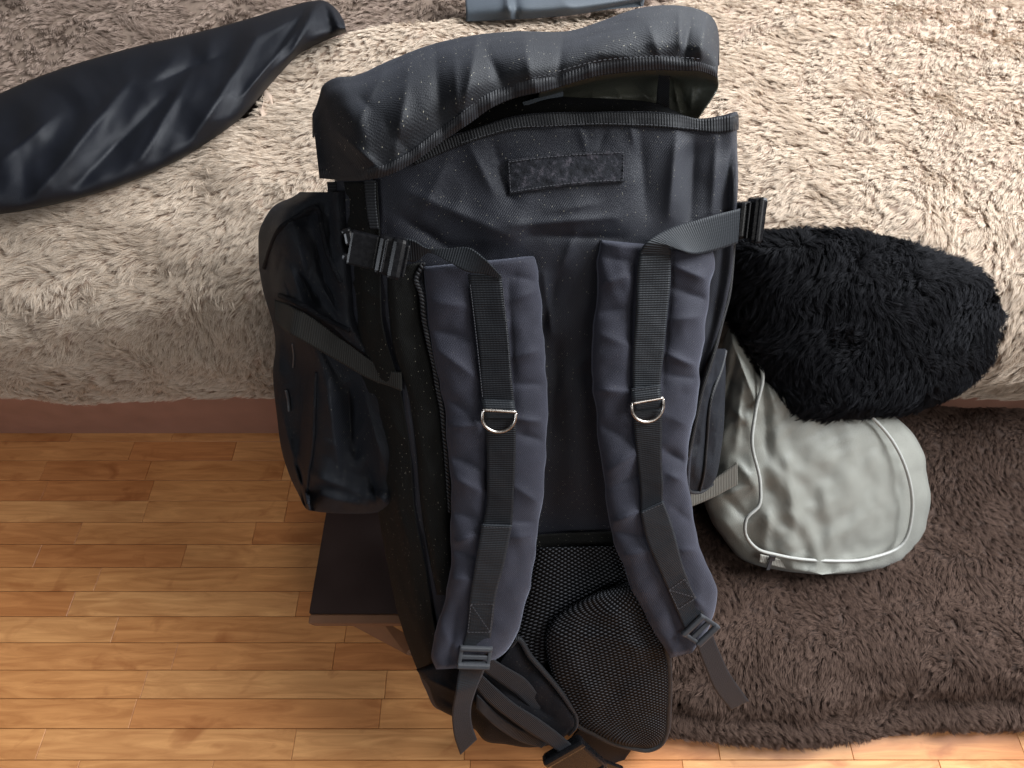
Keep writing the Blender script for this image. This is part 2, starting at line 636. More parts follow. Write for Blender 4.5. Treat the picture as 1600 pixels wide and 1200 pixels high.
M = {
    'nylon': fabric('pack_nylon', (0.0135, 0.0146, 0.0215), rough=0.56, sheen=0.07, spec=0.26),
    'lid': fabric('lid_nylon', (0.0130, 0.0138, 0.0165), rough=0.62, sheen=0.05, specks=0.8, wang=60, spec=0.2, wstr=0.2),
    'side': fabric('side_nylon', (0.0105, 0.0105, 0.0095), rough=0.65, specks=0.6, sheen=0.02, spec=0.08),
    'pocket': fabric('pocket_nylon', (0.0125, 0.0142, 0.0185), rough=0.55, specks=0.35, sheen=0.03, spec=0.16),
    'belt': fabric('belt_nylon', (0.0065, 0.007, 0.009), rough=0.6, specks=0.2, sheen=0.02, spec=0.08),
    'pad': fabric('pad_nylon', (0.027, 0.027, 0.038), rough=0.72, sheen=0.18, specks=0.12, wstr=0.3, spec=0.2),
    'lining': fabric('coated_lining', (0.11, 0.113, 0.088), rough=0.34, specks=0.0, sheen=0.0, wstr=0.1, spec=0.6),
    'black': fabric('black_cloth', (0.008, 0.008, 0.009), rough=0.6, specks=0.3, sheen=0.05),
    'binding': webbing('grosgrain_binding', (0.0125, 0.013, 0.0145), period=0.0030, spec=0.15),
    'rim': webbing('rim_grosgrain', (0.015, 0.0155, 0.018), period=0.0030, along=0, spec=0.22),
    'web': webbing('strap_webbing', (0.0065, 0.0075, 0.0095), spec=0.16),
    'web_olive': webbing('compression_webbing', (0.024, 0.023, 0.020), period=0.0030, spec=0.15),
    'web_lit': webbing('lit_webbing', (0.0125, 0.0148, 0.0180), period=0.0026, spec=0.2),  # lighter copy of the black strap webbing, its lit look put into the colour
    'mesh': air_mesh('spacer_mesh'),
    'velcro': velcro('loop_velcro'),
    'plastic': plain('buckle_plastic', (0.005, 0.005, 0.006), rough=0.27),
    'plastic_grey': plain('ladder_plastic', (0.045, 0.047, 0.052), rough=0.36),
    'metal': plain('nickel_ring', (0.55, 0.50, 0.45), rough=0.28, metal=1.0),
    'thread': plain('black_thread', (0.055, 0.056, 0.064), rough=0.7),
    'cord': plain('black_cord', (0.012, 0.012, 0.014), rough=0.5, noise=0.001, nscale=600),
    'khaki': fabric('khaki_nylon', (0.30, 0.30, 0.265), rough=0.45, specks=0.0, sheen=0.05, weave=0.003, wstr=0.12, var=0.2),
    'khaki_pipe': plain('khaki_piping', (0.36, 0.36, 0.335), rough=0.45),
    'khaki_web': webbing('khaki_webbing', (0.42, 0.40, 0.35), period=0.0034, rough=0.8),
    'navy': fabric('navy_cloth', (0.005, 0.006, 0.010), rough=0.55, specks=0.0, sheen=0.0, wstr=0.1, spec=0.3),
    'grey': fabric('bluegrey_cloth', (0.045, 0.057, 0.07), rough=0.65, specks=0.0, sheen=0.1, wstr=0.2),
    'wood': wood('beech_strips'),
    'joint': plain('floor_joint', (0.24, 0.105, 0.042), rough=0.7),
    'dark_wood': plain('dark_veneer', (0.026, 0.011, 0.008), rough=0.5, nscale=14),
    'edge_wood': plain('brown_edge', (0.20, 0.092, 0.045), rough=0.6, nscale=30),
    'board': plain('bed_board', (0.30, 0.15, 0.105), rough=0.5, nscale=20),
    'mattress': plain('mattress_cloth', (0.25, 0.17, 0.12), rough=0.9),
    'plush': plain('plush_backing', (0.38, 0.285, 0.22), rough=0.95),
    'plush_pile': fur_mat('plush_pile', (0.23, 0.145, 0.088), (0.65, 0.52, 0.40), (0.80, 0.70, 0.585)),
    'brown': plain('brown_backing', (0.05, 0.03, 0.022), rough=0.95),
    'taupe': plain('taupe_backing', (0.20, 0.145, 0.11), rough=0.95),
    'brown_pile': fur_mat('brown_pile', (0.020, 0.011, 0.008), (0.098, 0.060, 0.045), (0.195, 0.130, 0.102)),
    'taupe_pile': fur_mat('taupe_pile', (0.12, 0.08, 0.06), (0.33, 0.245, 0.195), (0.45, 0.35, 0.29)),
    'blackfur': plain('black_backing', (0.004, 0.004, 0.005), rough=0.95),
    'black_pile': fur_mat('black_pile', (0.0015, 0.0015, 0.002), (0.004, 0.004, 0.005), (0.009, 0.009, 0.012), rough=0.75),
}


# ------------------------------------------------------------------ pile of plush and fur
def pile(name, G, mat, parent, clumps, per, length, spread, radius, flow, curl=0.5, seed=1, lift=0.55, keep=None):
    """tufts of fibres rooted on a grid surface, combed by a flow field; one countless mass on its own cloth."""
    rg = np.random.default_rng(seed)
    c = (G[:-1, :-1] + G[1:, 1:] + G[1:, :-1] + G[:-1, 1:]) / 4
    a = np.linalg.norm(np.cross(G[1:, 1:] - G[:-1, :-1], G[1:, :-1] - G[:-1, 1:]), axis=-1)
    if keep is not None:
        a = a * keep(c)
    d = c - CAM
    z = d @ FW
    sx = 800 + FPX * d[..., 0] / z
    sy = 600 - FPX * (d @ UP) / z
    a = a * ((sx > -120) & (sx < 1720) & (sy > -120) & (sy < 1320) & (z > 0.1))
    a = a / (z * z)                                      # finer where it is nearer
    p = (a / a.sum()).ravel()
    idx = rg.choice(len(p), clumps, p=p)
    i, j = np.divmod(idx, c.shape[1])
    u, v = rg.random((2, clumps, 1))
    p00, p01, p10, p11 = G[i, j], G[i, j + 1], G[i + 1, j], G[i + 1, j + 1]
    root = (p00 * (1 - u) + p01 * u) * (1 - v) + (p10 * (1 - u) + p11 * u) * v
    N = grid_normals(G)[i, j]
    sg = np.sign(((CAM - root) * N).sum(-1, keepdims=True))
    if np.mean(sg) < 0:
        N = -N
    f = flow(root)
    q = 16.0
    f = f + curl * np.stack([fbm(root[:, 0] * q, root[:, 1] * q + root[:, 2] * q, seed), fbm(root[:, 0] * q + 50, root[:, 1] * q + root[:, 2] * q, seed + 5), fbm(root[:, 0] * q + 90, root[:, 2] * q + root[:, 1] * q, seed + 9)], -1)
    f = f + 0.22 * rg.normal(size=f.shape)
    f = f - (f * N).sum(-1, keepdims=True) * N
    f /= np.linalg.norm(f, axis=-1, keepdims=True) + 1e-9
    L = length * (0.65 + 0.7 * rg.random((clumps, 1)))
    lf = lift * (0.6 + 0.8 * rg.random((clumps, 1)))
    n = clumps * per
    ang = rg.random((clumps, per, 1)) * 2 * np.pi
    rad = spread * np.sqrt(rg.random((clumps, per, 1)))
    side_v = np.cross(N, f)
    off = rad * (np.cos(ang) * f[:, None] + np.sin(ang) * side_v[:, None])
    l2 = L[:, None] * (0.75 + 0.4 * rg.random((clumps, per, 1)))
    ts = np.array([0, 0.35, 0.7, 1.0])
    pts = np.empty((clumps, per, 4, 3))
    for k, t in enumerate(ts):
        bend = f[:, None] * (t * (0.35 + 0.65 * t)) + N[:, None] * (lf[:, None] * (t - 0.42 * t * t) * 1.5)
        pts[:, :, k] = root[:, None] + off * (1 - 0.38 * t**1.3) + bend * l2
    hc = bpy.data.hair_curves.new(name)
    hc.add_curves([4] * n)
    hc.attributes['position'].data.foreach_set('vector', pts.reshape(-1).astype(np.float32))
    ra = hc.attributes.get('radius') or hc.attributes.new('radius', 'FLOAT', 'POINT')
    rr = np.tile(np.array([1.0, 0.95, 0.7, 0.15]) * radius, n)
    ra.data.foreach_set('value', rr.astype(np.float32))
    hc.materials.append(mat)
    o = link(bpy.data.objects.new(name, hc), parent)
    o['kind'] = 'stuff'
    return o


# ================================================================== THE SETTING
# floor: beech strips, each a piece of its own
fl = mesh_obj('floor', [(-6, -4, -0.004), (6, -4, -0.004), (6, 5, -0.004), (-6, 5, -0.004)], [(0, 1, 2, 3)], M['joint'])
fl['kind'] = 'structure'


def plank_mesh(L, wd):
    bm = bmesh.new()
    r = bmesh.ops.create_cube(bm, size=1.0)
    bmesh.ops.transform(bm, matrix=Matrix.Diagonal((L - 0.0007, wd - 0.0007, 0.012, 1)), verts=r['verts'])
    top = [e for e in bm.edges if all(v.co.z > 0 for v in e.verts)]
    bmesh.ops.bevel(bm, geom=top, offset=0.0006, segments=1, affect='EDGES')
    me = bpy.data.meshes.new('plank')
    bm.to_mesh(me)
    bm.free()
    me.materials.append(M['wood'])
    return me


STRIP = 0.0479
lens = (0.24, 0.31, 0.38, 0.46)
joint = {7: -.24, 8: -.245, 9: -.396, 3: -.40, 5: -.33}
pm = {L: plank_mesh(L, STRIP) for L in lens}
prg = np.random.default_rng(21)
for k in range(-4, 17):
    yc = 0.3924 - STRIP * (k + 0.5)
    x = -1.5 - prg.random() * 0.3
    if k in joint:
        x = joint[k] - 0.46 - 0.38 - 0.46 * (k % 2)
        seq = [0.46, 0.38] + [0.46] * (k % 2)
    else:
        seq = []
    while x < 1.5:
        L = seq.pop() if seq else lens[prg.integers(0, 4)]
        o = bpy.data.objects.new('plank', pm[L])
        link(o, fl)
        o.location = (x + L / 2, yc, -0.006 + 0.0004 * prg.random())
        o.rotation_euler = (0, 0, 0 if prg.random() < 0.5 else math.pi)
        x += L

# ================================================================== BED AND WHAT LIES ON IT
bed = empty('bed', (0.2, 1.4, 0), 'bed with reddish brown side board, covered by plush blankets', 'bed')


def hard_box(name, lo, hi, mat, parent=None, bevel=0.004):
    bm = bmesh.new()
    r = bmesh.ops.create_cube(bm, size=1.0)
    lo, hi = Vector(lo), Vector(hi)
    bmesh.ops.transform(bm, matrix=Matrix.Translation((lo + hi) / 2) @ Matrix.Diagonal((*(hi - lo), 1)), verts=r['verts'])
    bmesh.ops.bevel(bm, geom=bm.edges[:], offset=bevel, segments=2, affect='EDGES')
    me = bpy.data.meshes.new(name)
    bm.to_mesh(me)
    bm.free()
    me.materials.append(mat)
    return link(bpy.data.objects.new(name, me), parent)


hard_box('side_board', (-1.9, 0.555, 0.002), (1.9, 0.59, 0.30), M['board'], bed)
hard_box('mattress', (-1.88, 0.60, 0.22), (1.88, 2.7, 0.455), M['mattress'], bed, 0.03)

# light plush blanket: hangs over the bed's front edge and covers its front half
cols = [(-420, 235), (-150, 215), (120, 205), (385, 185), (430, 108), (540, 54), (640, 42), (800, 32), (900, 21), (1000, 5), (1200, -25), (1450, -50), (1750, -60), (2100, -60)]
backs = PZ([(x, y, 0.555) for x, y in cols])
front_x = np.array([(x - 800) / FPX * 0.905 for x, _ in cols])
front_x[0], front_x[-1] = -1.9, 1.8
rows = []
for (yy, zz) in ((0.548, 0.205), (0.525, 0.26), (0.512, 0.36), (0.53, 0.44), (0.575, 0.495)):
    rows.append(np.stack([front_x, np.full(len(cols), yy), np.full(len(cols), zz)], -1))
f0 = np.stack([front_x, np.full(len(cols), 0.65), np.full(len(cols), 0.53)], -1)
for t in (0.0, 0.33, 0.66, 0.95):
    r = f0 * (1 - t) + backs * t
    r[:, 2] += 0.03 * math.sin(math.pi * t)
    rows.append(r)
e = backs.copy(); e[:, 2] -= 0.012; rows.append(e)
e = backs.copy(); e[:, 1] += 0.01; e[:, 2] -= 0.05; rows.append(e)


def blanket_disp(G):
    N = grid_normals(G)
    N = N * np.sign(((CAM - G) * N).sum(-1).mean())
    h = 0.014 * fbm(G[..., 0] * 5 + 3, G[..., 1] * 5 + G[..., 2] * 5, 3) + 0.006 * fbm(G[..., 0] * 17, G[..., 1] * 17 + G[..., 2] * 14, 8)
    h += 0.02 * np.exp(-((G[..., 0] - 0.02 * 0 - 0.55)**2 / 0.06 + (G[..., 1] - 0.75)**2 / 0.03))
    return G + N * h[..., None]


pb, Gpb = sheet('plush_blanket', [r.tolist() for r in rows], 150, 110, M['plush'], None, ID, thick=0.008, disp=blanket_disp, uni=True)
tag(pb, 'light beige long-pile plush blanket covering the front of the bed', 'blanket')


def flow_blanket(p):
    f = np.zeros_like(p)
    f[:, 0] = -0.55 + 0.5 * np.sin(p[:, 1] * 4 + 1)
    f[:, 1] = -0.55 + 0.35 * np.sin(p[:, 0] * 5)
    f[:, 2] = -0.35
    return f


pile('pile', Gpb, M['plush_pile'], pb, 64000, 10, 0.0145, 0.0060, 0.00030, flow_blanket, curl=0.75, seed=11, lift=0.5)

# brown plush cover on the bed behind it
rows = []
for yy, zz in ((0.60, 0.46), (0.8, 0.465), (0.95, 0.47), (1.15, 0.475), (1.35, 0.50), (1.6, 0.53), (1.9, 0.52), (2.3, 0.5), (2.75, 0.48)):
    rows.append([(x, yy, zz) for x in np.linspace(-2.6, 2.8, 10)])


def cover_disp(G):
    h = 0.014 * fbm(G[..., 0] * 3 + 8, G[..., 1] * 4, 21) + 0.008 * fbm(G[..., 0] * 9, G[..., 1] * 11, 31)
    G = G.copy(); G[..., 2] += h
    return G


bt, Gbt = sheet('plush_cover', rows, 120, 70, M['taupe'], None, ID, thick=0.008, disp=cover_disp)
tag(bt, 'taupe brown plush cover spread over the back of the bed', 'blanket')
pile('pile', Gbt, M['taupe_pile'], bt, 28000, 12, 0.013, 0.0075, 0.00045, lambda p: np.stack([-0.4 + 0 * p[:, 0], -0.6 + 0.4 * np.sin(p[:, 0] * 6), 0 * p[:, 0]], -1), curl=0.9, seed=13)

# dark brown fur throw that falls from the bed to the floor on the right
xs = np.linspace(0.17, 1.5, 10)
prof = ((0.56, 0.14), (0.47, 0.125), (0.38, 0.11), (0.28, 0.105), (0.18, 0.115), (0.10, 0.125), (0.045, 0.115), (0.005, 0.085), (-0.012, 0.062), (-0.035, 0.052), (-0.05, 0.03), (-0.045, 0.008), (-0.01, 0.004))
rows = [[(x, yy + 0.012 * math.sin(x * 9) + (0.012 * (x - 0.25)), zz) for x in xs] for yy, zz in prof]


def throw_disp(G):
    N = grid_normals(G)
    N = N * np.sign(((CAM - G) * N).sum(-1).mean())
    h = 0.012 * fbm(G[..., 0] * 6 + 1, G[..., 1] * 9 + G[..., 2] * 6, 41) * np.clip(G[..., 2] * 14, 0, 1)
    return G + N * h[..., None]


ft, Gft = sheet('fur_throw', rows, 110, 90, M['brown'], None, ID, thick=0.01, disp=throw_disp)
tag(ft, 'dark brown fur throw hanging down to the wooden floor beside the backpack', 'throw')
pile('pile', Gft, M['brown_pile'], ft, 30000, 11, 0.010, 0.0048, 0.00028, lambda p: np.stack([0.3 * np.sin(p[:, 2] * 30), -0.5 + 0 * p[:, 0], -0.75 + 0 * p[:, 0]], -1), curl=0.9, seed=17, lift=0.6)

# navy cloth at the upper left
A = [(-90, 190), (60, 120), (200, 76), (310, 50), (385, 30), (446, 12), (493, 1), (506, 1), (527, 16), (538, 33)]
B = [(-90, 345), (60, 325), (200, 285), (310, 232), (385, 176), (419, 136), (446, 106), (467, 85), (490, 72), (541, 50)]
nf = [(446, 105, 497, 3, 14, 9), (425, 90, 480, 10, -10, 9), (395, 60, 480, 20, 10, 12), (520, 55, 508, 5, -12, 6), (532, 50, 515, 8, 10, 5), (300, 220, 400, 60, 14, 12), (240, 130, 340, 90, -12, 10), (60, 300, 200, 130, 16, 14), (120, 290, 260, 150, -12, 12), (380, 150, 470, 40, 9, 7), (0, 250, 90, 180, 12, 14), (220, 250, 300, 110, 10, 9)]
ng, _ = pad('dark_garment', A, B, 0.575, 0.05, M['navy'], None, PZ, 70, 130, [(a, b, c, d, f, g) for a, b, c, d, f, g in nf], power=2.2, under=0.01, bump=lambda x, y: 0.004 * fbm(x / 60, y / 60, 5, 2) + crumple(x, y, 61, 70, 0.02, 4))
tag(ng, 'smooth dark navy garment bundled on the bed behind the light plush blanket', 'garment')

# blue-grey cloth at the back
A = [(727, -40), (727, 0), (728, 32)]
B = [(1060, -45), (1045, -12), (1000, 8)]
gg, _ = sheet('folded_cloth', [[(722, -60, .60), (800, -60, .61), (900, -60, .61), (1010, -60, .60)], [(726, -10, .60), (800, -10, .615), (900, -12, .61), (1010, -14, .60)], [(728, 18, .60), (800, 16, .61), (900, 12, .605), (1005, -2, .60)], [(728, 34, .585), (800, 31, .59), (900, 23, .585), (1000, 6, .58)]], 70, 40, M['grey'], None, PZ, [(790, -30, 797, 30, 9, 4), (802, -30, 808, 30, -7, 4), (860, -20, 900, 20, 5, 15)], thick=0.02)
tag(gg, 'flat blue-grey folded cloth on the bed behind the plush blanket', 'cloth')

# black fluffy item on the right
A = [(1150, 376), (1143, 420), (1140, 470), (1148, 510), (1175, 560), (1205, 600), (1240, 660)]
B = [(1250, 366), (1350, 372), (1460, 400), (1540, 440), (1560, 500), (1530, 580), (1420, 640)]
bf, Gbf = pad('furry_bundle', A, B, -0.165, 0.06, M['blackfur'], None, P, 40, 60, power=2.2, under=0.05, endround=0.12)
tag(bf, 'black fluffy furry bundle lying between the plush blanket and the khaki bag', 'fur')
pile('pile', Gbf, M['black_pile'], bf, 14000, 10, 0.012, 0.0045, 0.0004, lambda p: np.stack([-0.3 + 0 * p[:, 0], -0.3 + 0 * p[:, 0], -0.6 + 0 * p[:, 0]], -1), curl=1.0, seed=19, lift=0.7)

# khaki nylon bag
kb = empty('khaki_bag', tuple(P([1180, 860, -0.2])), 'pale khaki nylon bag with piping and webbing handle on the fur throw', 'bag')
kw = [-.22, -.205, -.185, -.165, -.15]
A = [(1149, 497), (1133, 526), (1126, 580), (1118, 650), (1104, 720), (1100, 775), (1112, 816), (1141, 853), (1154, 870), (1181, 883), (1216, 891), (1280, 898)]
B = [(1151, 498), (1183, 545), (1209, 596), (1290, 610), (1380, 640), (1430, 680), (1450, 740), (1452, 800), (1440, 850), (1410, 880), (1360, 893), (1290, 898)]
kf = [(1140, 520, 1185, 640, 11.7, 7), (1150, 560, 1120, 680, -9.1, 6), (1160, 600, 1150, 700, 7.8, 6), (1195, 600, 1200, 720, -10.4, 8), (1110, 780, 1170, 760, 7.8, 7), (1115, 800, 1160, 850, 10.4, 8), (1130, 770, 1165, 810, -9.1, 6), (1150, 720, 1180, 760, 9.1, 5), (1205, 780, 1195, 850, 7.8, 6), (1230, 700, 1240, 840, 10.4, 12), (1145, 640, 1170, 660, 6.5, 5), (1190, 560, 1210, 640, 9.1, 5)]
pad('body', A, B, -0.24, 0.06, M['khaki'], kb, P, 60, 110, kf, lambda x, y: crumple(x, y, 5, 60, 0.030, 5) + crumple(x, y, 9, 26, 0.008, 4), power=2.4, under=0.05, wprof=kw, scallop=3.0)
pip = [(1168, 540, -.178), (1191, 580, -.150), (1181, 640, -.140), (1175, 690, -.130), (1188, 758, -.118), (1186, 790, -.110), (1166, 811, -.108), (1165, 835, -.106), (1181, 856, -.108), (1215, 867, -.112), (1290, 876, -.115), (1360, 872, -.115), (1410, 850, -.12), (1425, 800, -.125), (1418, 740, -.13), (1395, 690, -.14), (1350, 640, -.15), (1300, 600, -.175)]
pip = [(a, b, c + .010) for a, b, c in pip]
tube('piping', pip, 0.0028, M['khaki_pipe'], kb, proj=P)
strip('handle', [(1079, 771), (1110, 752), (1152, 722)], [(1079, 792), (1112, 778), (1152, 757)], [-.16, -.14, -.128], M['khaki_web'], kb)
strip('zipper_tape', [(1188, 866), (1240, 878), (1300, 878)], [(1186, 878), (1240, 890), (1300, 888)], [-.115, -.115, -.12], M['khaki_web'], kb)
fr = Frame(1203, 880, -0.11, 108)
boxes('zip_puller', fr, [(0, 0, 0, 22, 5, 0.002), (-9, 0, 0.001, 8, 8, 0.004)], M['plastic_grey'], kb, 0.0006)

# low dark stool beside the pack
st = empty('low_stool', (-0.27, 0.24, 0), 'low dark brown stool with lighter front edge under the side pocket', 'stool')
hard_box('seat', (-0.362, 0.14, 0.128), (-0.17, 0.40, 0.140), M['dark_wood'], st, 0.0015)
hard_box('front_edge', (-0.361, 0.124, 0.100), (-0.172, 0.139, 0.1375), M['edge_wood'], st, 0.0015)
slat_top = PZ(np.array([(522, 962, .112), (592, 965, .112), (650, 1000, .022), (652, 1026, .022), (634, 1022, .022)], float))  # slanted slat in place of the stool's shadow on the floor, shade as brown wood
lv = np.concatenate([slat_top, slat_top - np.array([0, 0, .02])])
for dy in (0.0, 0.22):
    o = mesh_obj('shadow_slat', lv + np.array([0, dy, 0]), [(0, 1, 2, 3, 4), (9, 8, 7, 6, 5)] + [(i, i + 5, (i + 1) % 5 + 5, (i + 1) % 5) for i in range(5)], M['edge_wood'], st, smooth=False)
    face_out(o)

# ================================================================== THE BACKPACK
bp = empty('backpack', tuple(P([850, 1115, -0.12]) * np.array([1, 1, 0])), 'large black backpack leaning on the bed, padded shoulder straps facing the viewer', 'backpack')

# main bag: rows round the bag from hidden back-left over the left side, the front, to hidden back-right
body_rows = []
spec = [  # y, left silhouette, left seam, right edge, mid height
    (290, 523, 590, 1153, .016), (350, 527, 594, 1149, .020), (430, 535, 595, 1143, .012), (500, 543, 598, 1129, .004),
    (605, 560, 625, 1100, .000), (700, 580, 642, 1082, -.002), (800, 592, 649, 1075, -.004), (895, 609, 668, 1068, -.006), (951, 621, 676, 1060, -.006), (1021, 643, 690, 1040, -.004), (1075, 664, 702, 1020, .0)]
body_rows.append([(590, 238, -.25), (545, 240, -.16), (523, 238, -.06), (560, 232, -.012), (592, 224, .0), (720, 207, .010), (800, 182, .012), (931, 175, .012), (1040, 176, .008), (1098, 185, .002), (1125, 181, .004), (1153, 177, -.010), (1150, 186, -.04), (1130, 200, -.14), (1090, 215, -.25)])
for y, l, s, r, m in spec:
    bk = -.25 if y < 700 else -.25 + .17 * min(1, (y - 700) / 320)
    b2 = -.16 if y < 700 else -.16 + .08 * min(1, (y - 700) / 320)
    wd = r - s
    body_rows.append([(l + 75, y + 12, bk), (l + 28, y + 5, b2), (l, y, -.06), ((l + s) / 2 - 2, y - 1, -.018), (s, y, .0), (s + .2 * wd, y, m * .7), (s + .37 * wd, y, m), (s + .58 * wd, y, m), (s + .8 * wd, y, m * .8), (s + .91 * wd, y, m * .4), (s + .97 * wd, y, 0), (r, y, -.014), (r - 3, y + 3, -.05), (r - 25, y + 12, b2), (r - 60, y + 22, bk)])
body_rows.append([(740, 1075, -.08), (705, 1100, -.075), (684, 1108, -.07), (695, 1112, -.04), (712, 1118, -.03), (760, 1118, -.02), (800, 1118, -.015), (860, 1118, -.015), (930, 1118, -.02), (970, 1112, -.025), (990, 1108, -.03), (1005, 1103, -.04), (1000, 1098, -.07), (980, 1090, -.075), (950, 1075, -.08)])
body_rows.append([(800, 1060, -.10), (775, 1080, -.10), (770, 1090, -.10), (780, 1095, -.10), (790, 1100, -.09), (800, 1100, -.09), (820, 1100, -.09), (850, 1100, -.09), (880, 1100, -.09), (900, 1095, -.09), (910, 1092, -.10), (915, 1088, -.11), (915, 1085, -.10), (910, 1080, -.10), (890, 1065, -.10)])
bfolds = [(640, 300, 790, 365, 7.73, 16), (620, 335, 720, 400, -6.63, 14), (700, 250, 660, 330, 5.52, 16), (735, 230, 770, 300, 6.63, 12), (770, 225, 800, 310, -4.42, 10),
          (800, 352, 960, 340, 6.63, 10), (830, 368, 970, 372, -5.52, 8), (860, 330, 930, 318, 4.42, 10), (880, 400, 845, 520, -7.73, 14), (900, 365, 870, 430, 6.63, 10), (850, 430, 862, 520, 5.52, 8),
          (1058, 205, 1045, 335, 9.94, 13), (1085, 220, 1078, 340, -7.73, 11), (1120, 215, 1112, 330, 5.52, 9), (1145, 190, 1143, 330, 4.42, 7), (1000, 210, 1010, 330, -5.52, 14),
          (950, 195, 935, 232, -3.31, 7), (905, 195, 915, 232, 3.31, 7), (985, 190, 990, 225, 3.31, 6),
          (560, 380, 575, 560, 5.52, 9), (596, 300, 596, 500, 2.21, 4), (575, 560, 610, 760, -4.42, 10), (628, 560, 660, 800, 4.42, 7), (644, 640, 680, 870, -4.42, 7), (600, 700, 640, 860, 5.52, 12), (620, 900, 660, 1010, 5.52, 10),
          (870, 540, 860, 700, -4.42, 16), (905, 600, 900, 780, 3.31, 14), (640, 850, 675, 980, -4.42, 8)]
BW = rows_grid(body_rows, 250, 330, ID, bfolds, lambda x, y: 0.0030 * fbm((x + 0.5 * y) / 70 + 0.4 * vnoise(x / 50, y / 50, 2), (y - 0.3 * x) / 120, 3, 2) + crumple(x, y, 47, 85, 0.006, 4))
BW = BW.reshape(-1, 3)
BW = BW[BW[:, 2] > -.03]


def on_bag(lift, BW=BW):
    """height map: sit `lift` above the bag's own folds."""
    def f(x, y):
        q = np.stack([x.ravel(), y.ravel()], -1)
        out = np.empty(len(q))
        for k in range(0, len(q), 400):
            d = ((q[k:k + 400, None] - BW[None, :, :2])**2).sum(-1)
            i = np.argpartition(d, 6, axis=1)[:, :6]
            dd = 1 / (np.take_along_axis(d, i, 1) + 0.5)
            out[k:k + 400] = (BW[i, 2] * dd).sum(1) / dd.sum(1)
        return out.reshape(x.shape) + lift
    return f


bd, _ = sheet('bag_body', body_rows, 250, 330, M['nylon'], bp, P, bfolds, lambda x, y: 0.0030 * fbm((x + 0.5 * y) / 70 + 0.4 * vnoise(x / 50, y / 50, 2), (y - 0.3 * x) / 120, 3, 2) + crumple(x, y, 47, 85, 0.006, 4))
# left side panel lies on the bag's side
srows = []
for y, l, s in ((285, 524, 588), (350, 528, 592), (430, 536, 594), (500, 544, 596), (605, 561, 624), (700, 581, 640), (800, 593, 648), (895, 610, 666), (960, 624, 676), (1021, 644, 688), (1062, 660, 700)):
    srows.append([(l + 16, y + 4, -.115), (l - 2, y, -.066), ((l + s) / 2 - 2, y - 1, -.0145), (s, y, .0035)])
sheet('side_panel', srows, 40, 160, M['side'], bp, P, [(560, 380, 575, 560, 5, 9), (575, 560, 610, 760, -4, 10), (600, 700, 640, 860, 5, 12), (620, 900, 660, 1010, 5, 10), (545, 440, 600, 470, 3, 9), (600, 640, 640, 700, 3, 9)], lambda x, y: 0.0018 * fbm(x / 30, y / 50, 33) + 0.001, thick=0.0015)
# dark padded side strip with the laced edge (between seam and shoulder pad)
pad('padded_edge', [(603, 420), (606, 480), (616, 552), (633, 605), (648, 693), (656, 790), (668, 860), (682, 930)], [(664, 408), (658, 470), (676, 560), (690, 620), (699, 690), (705, 790), (708, 860), (712, 930)], .0005, .014, M['side'], bp, P, 24, 120, [(640, 480, 660, 600, -3, 8), (660, 700, 690, 800, 3, 8)], lambda x, y: 0.001 * fbm(x / 20, y / 40, 4), power=3, under=0.004)
lace = [(661, 411, .014), (651, 437, .015), (658, 458, .015), (663, 500, .015), (671, 539, .015), (679, 573, .015), (684, 605, .015), (690, 635, .015), (694, 672, .015), (699, 730, .014), (704, 800, .012)]
c = crom(lace, 330)
tt = np.linspace(0, 1, 330)
lc = bp
for ph in (0, math.pi):
    cc = c.copy()
    cc[:, 0] += 2.6 * np.sin(tt * 2 * np.pi * 33 + ph)
    cc[:, 2] += 0.0016 * np.cos(tt * 2 * np.pi * 33 + ph) + 0.002
    tube('lace_cord', P(cc), 0.0017, M['cord'], bp, 6)

def smooth_over(BW, lift):
    """a taut strap: follows the broad shape under it, bridging the small hollows."""
    h = on_bag(lift, BW)

    def f(x, y):
        w = h(x, y)
        m = w.max(1)
        for _ in range(10):
            m = np.maximum(m, np.convolve(np.pad(m, 3, mode='edge'), np.ones(7) / 7, mode='valid'))
        m = np.convolve(np.pad(m, 4, mode='edge'), np.ones(9) / 9, mode='valid')
        return np.repeat(m[:, None], w.shape[1], 1)
    return f


def conform(pts, lift, BW=BW):
    p = np.array(pts, float)
    c = crom(p, max(12, len(p) * 4))
    w = on_bag(lift, BW)(c[:, 0], c[:, 1])
    return [(a, b, z) for (a, b), z in zip(c, w)]


# hem of the bag's mouth
strip('mouth_hem', [(640, 236), (721, 208), (800, 183), (931, 176), (1036, 177), (1064, 180), (1098, 187), (1126, 183), (1153, 179)], [(648, 258), (721, 227), (800, 204), (931, 197), (1036, 200), (1064, 202), (1092, 205), (1126, 207), (1153, 203)], 0.0, M['binding'], bp, nv=150, bump=on_bag(.0022))
stitches('stitching', [[(x, y, w + 0 * 1) for x, y, w in conform([(721, 223), (760, 211), (800, 200), (850, 197), (890, 195), (931, 193), (985, 194), (1036, 196), (1065, 199), (1092, 201)], .0042)]] or [[(721, 223, .0205), (800, 200, .0212), (931, 193, .0212), (1036, 196, .0192), (1092, 201, .0135)]], M['thread'], bp)
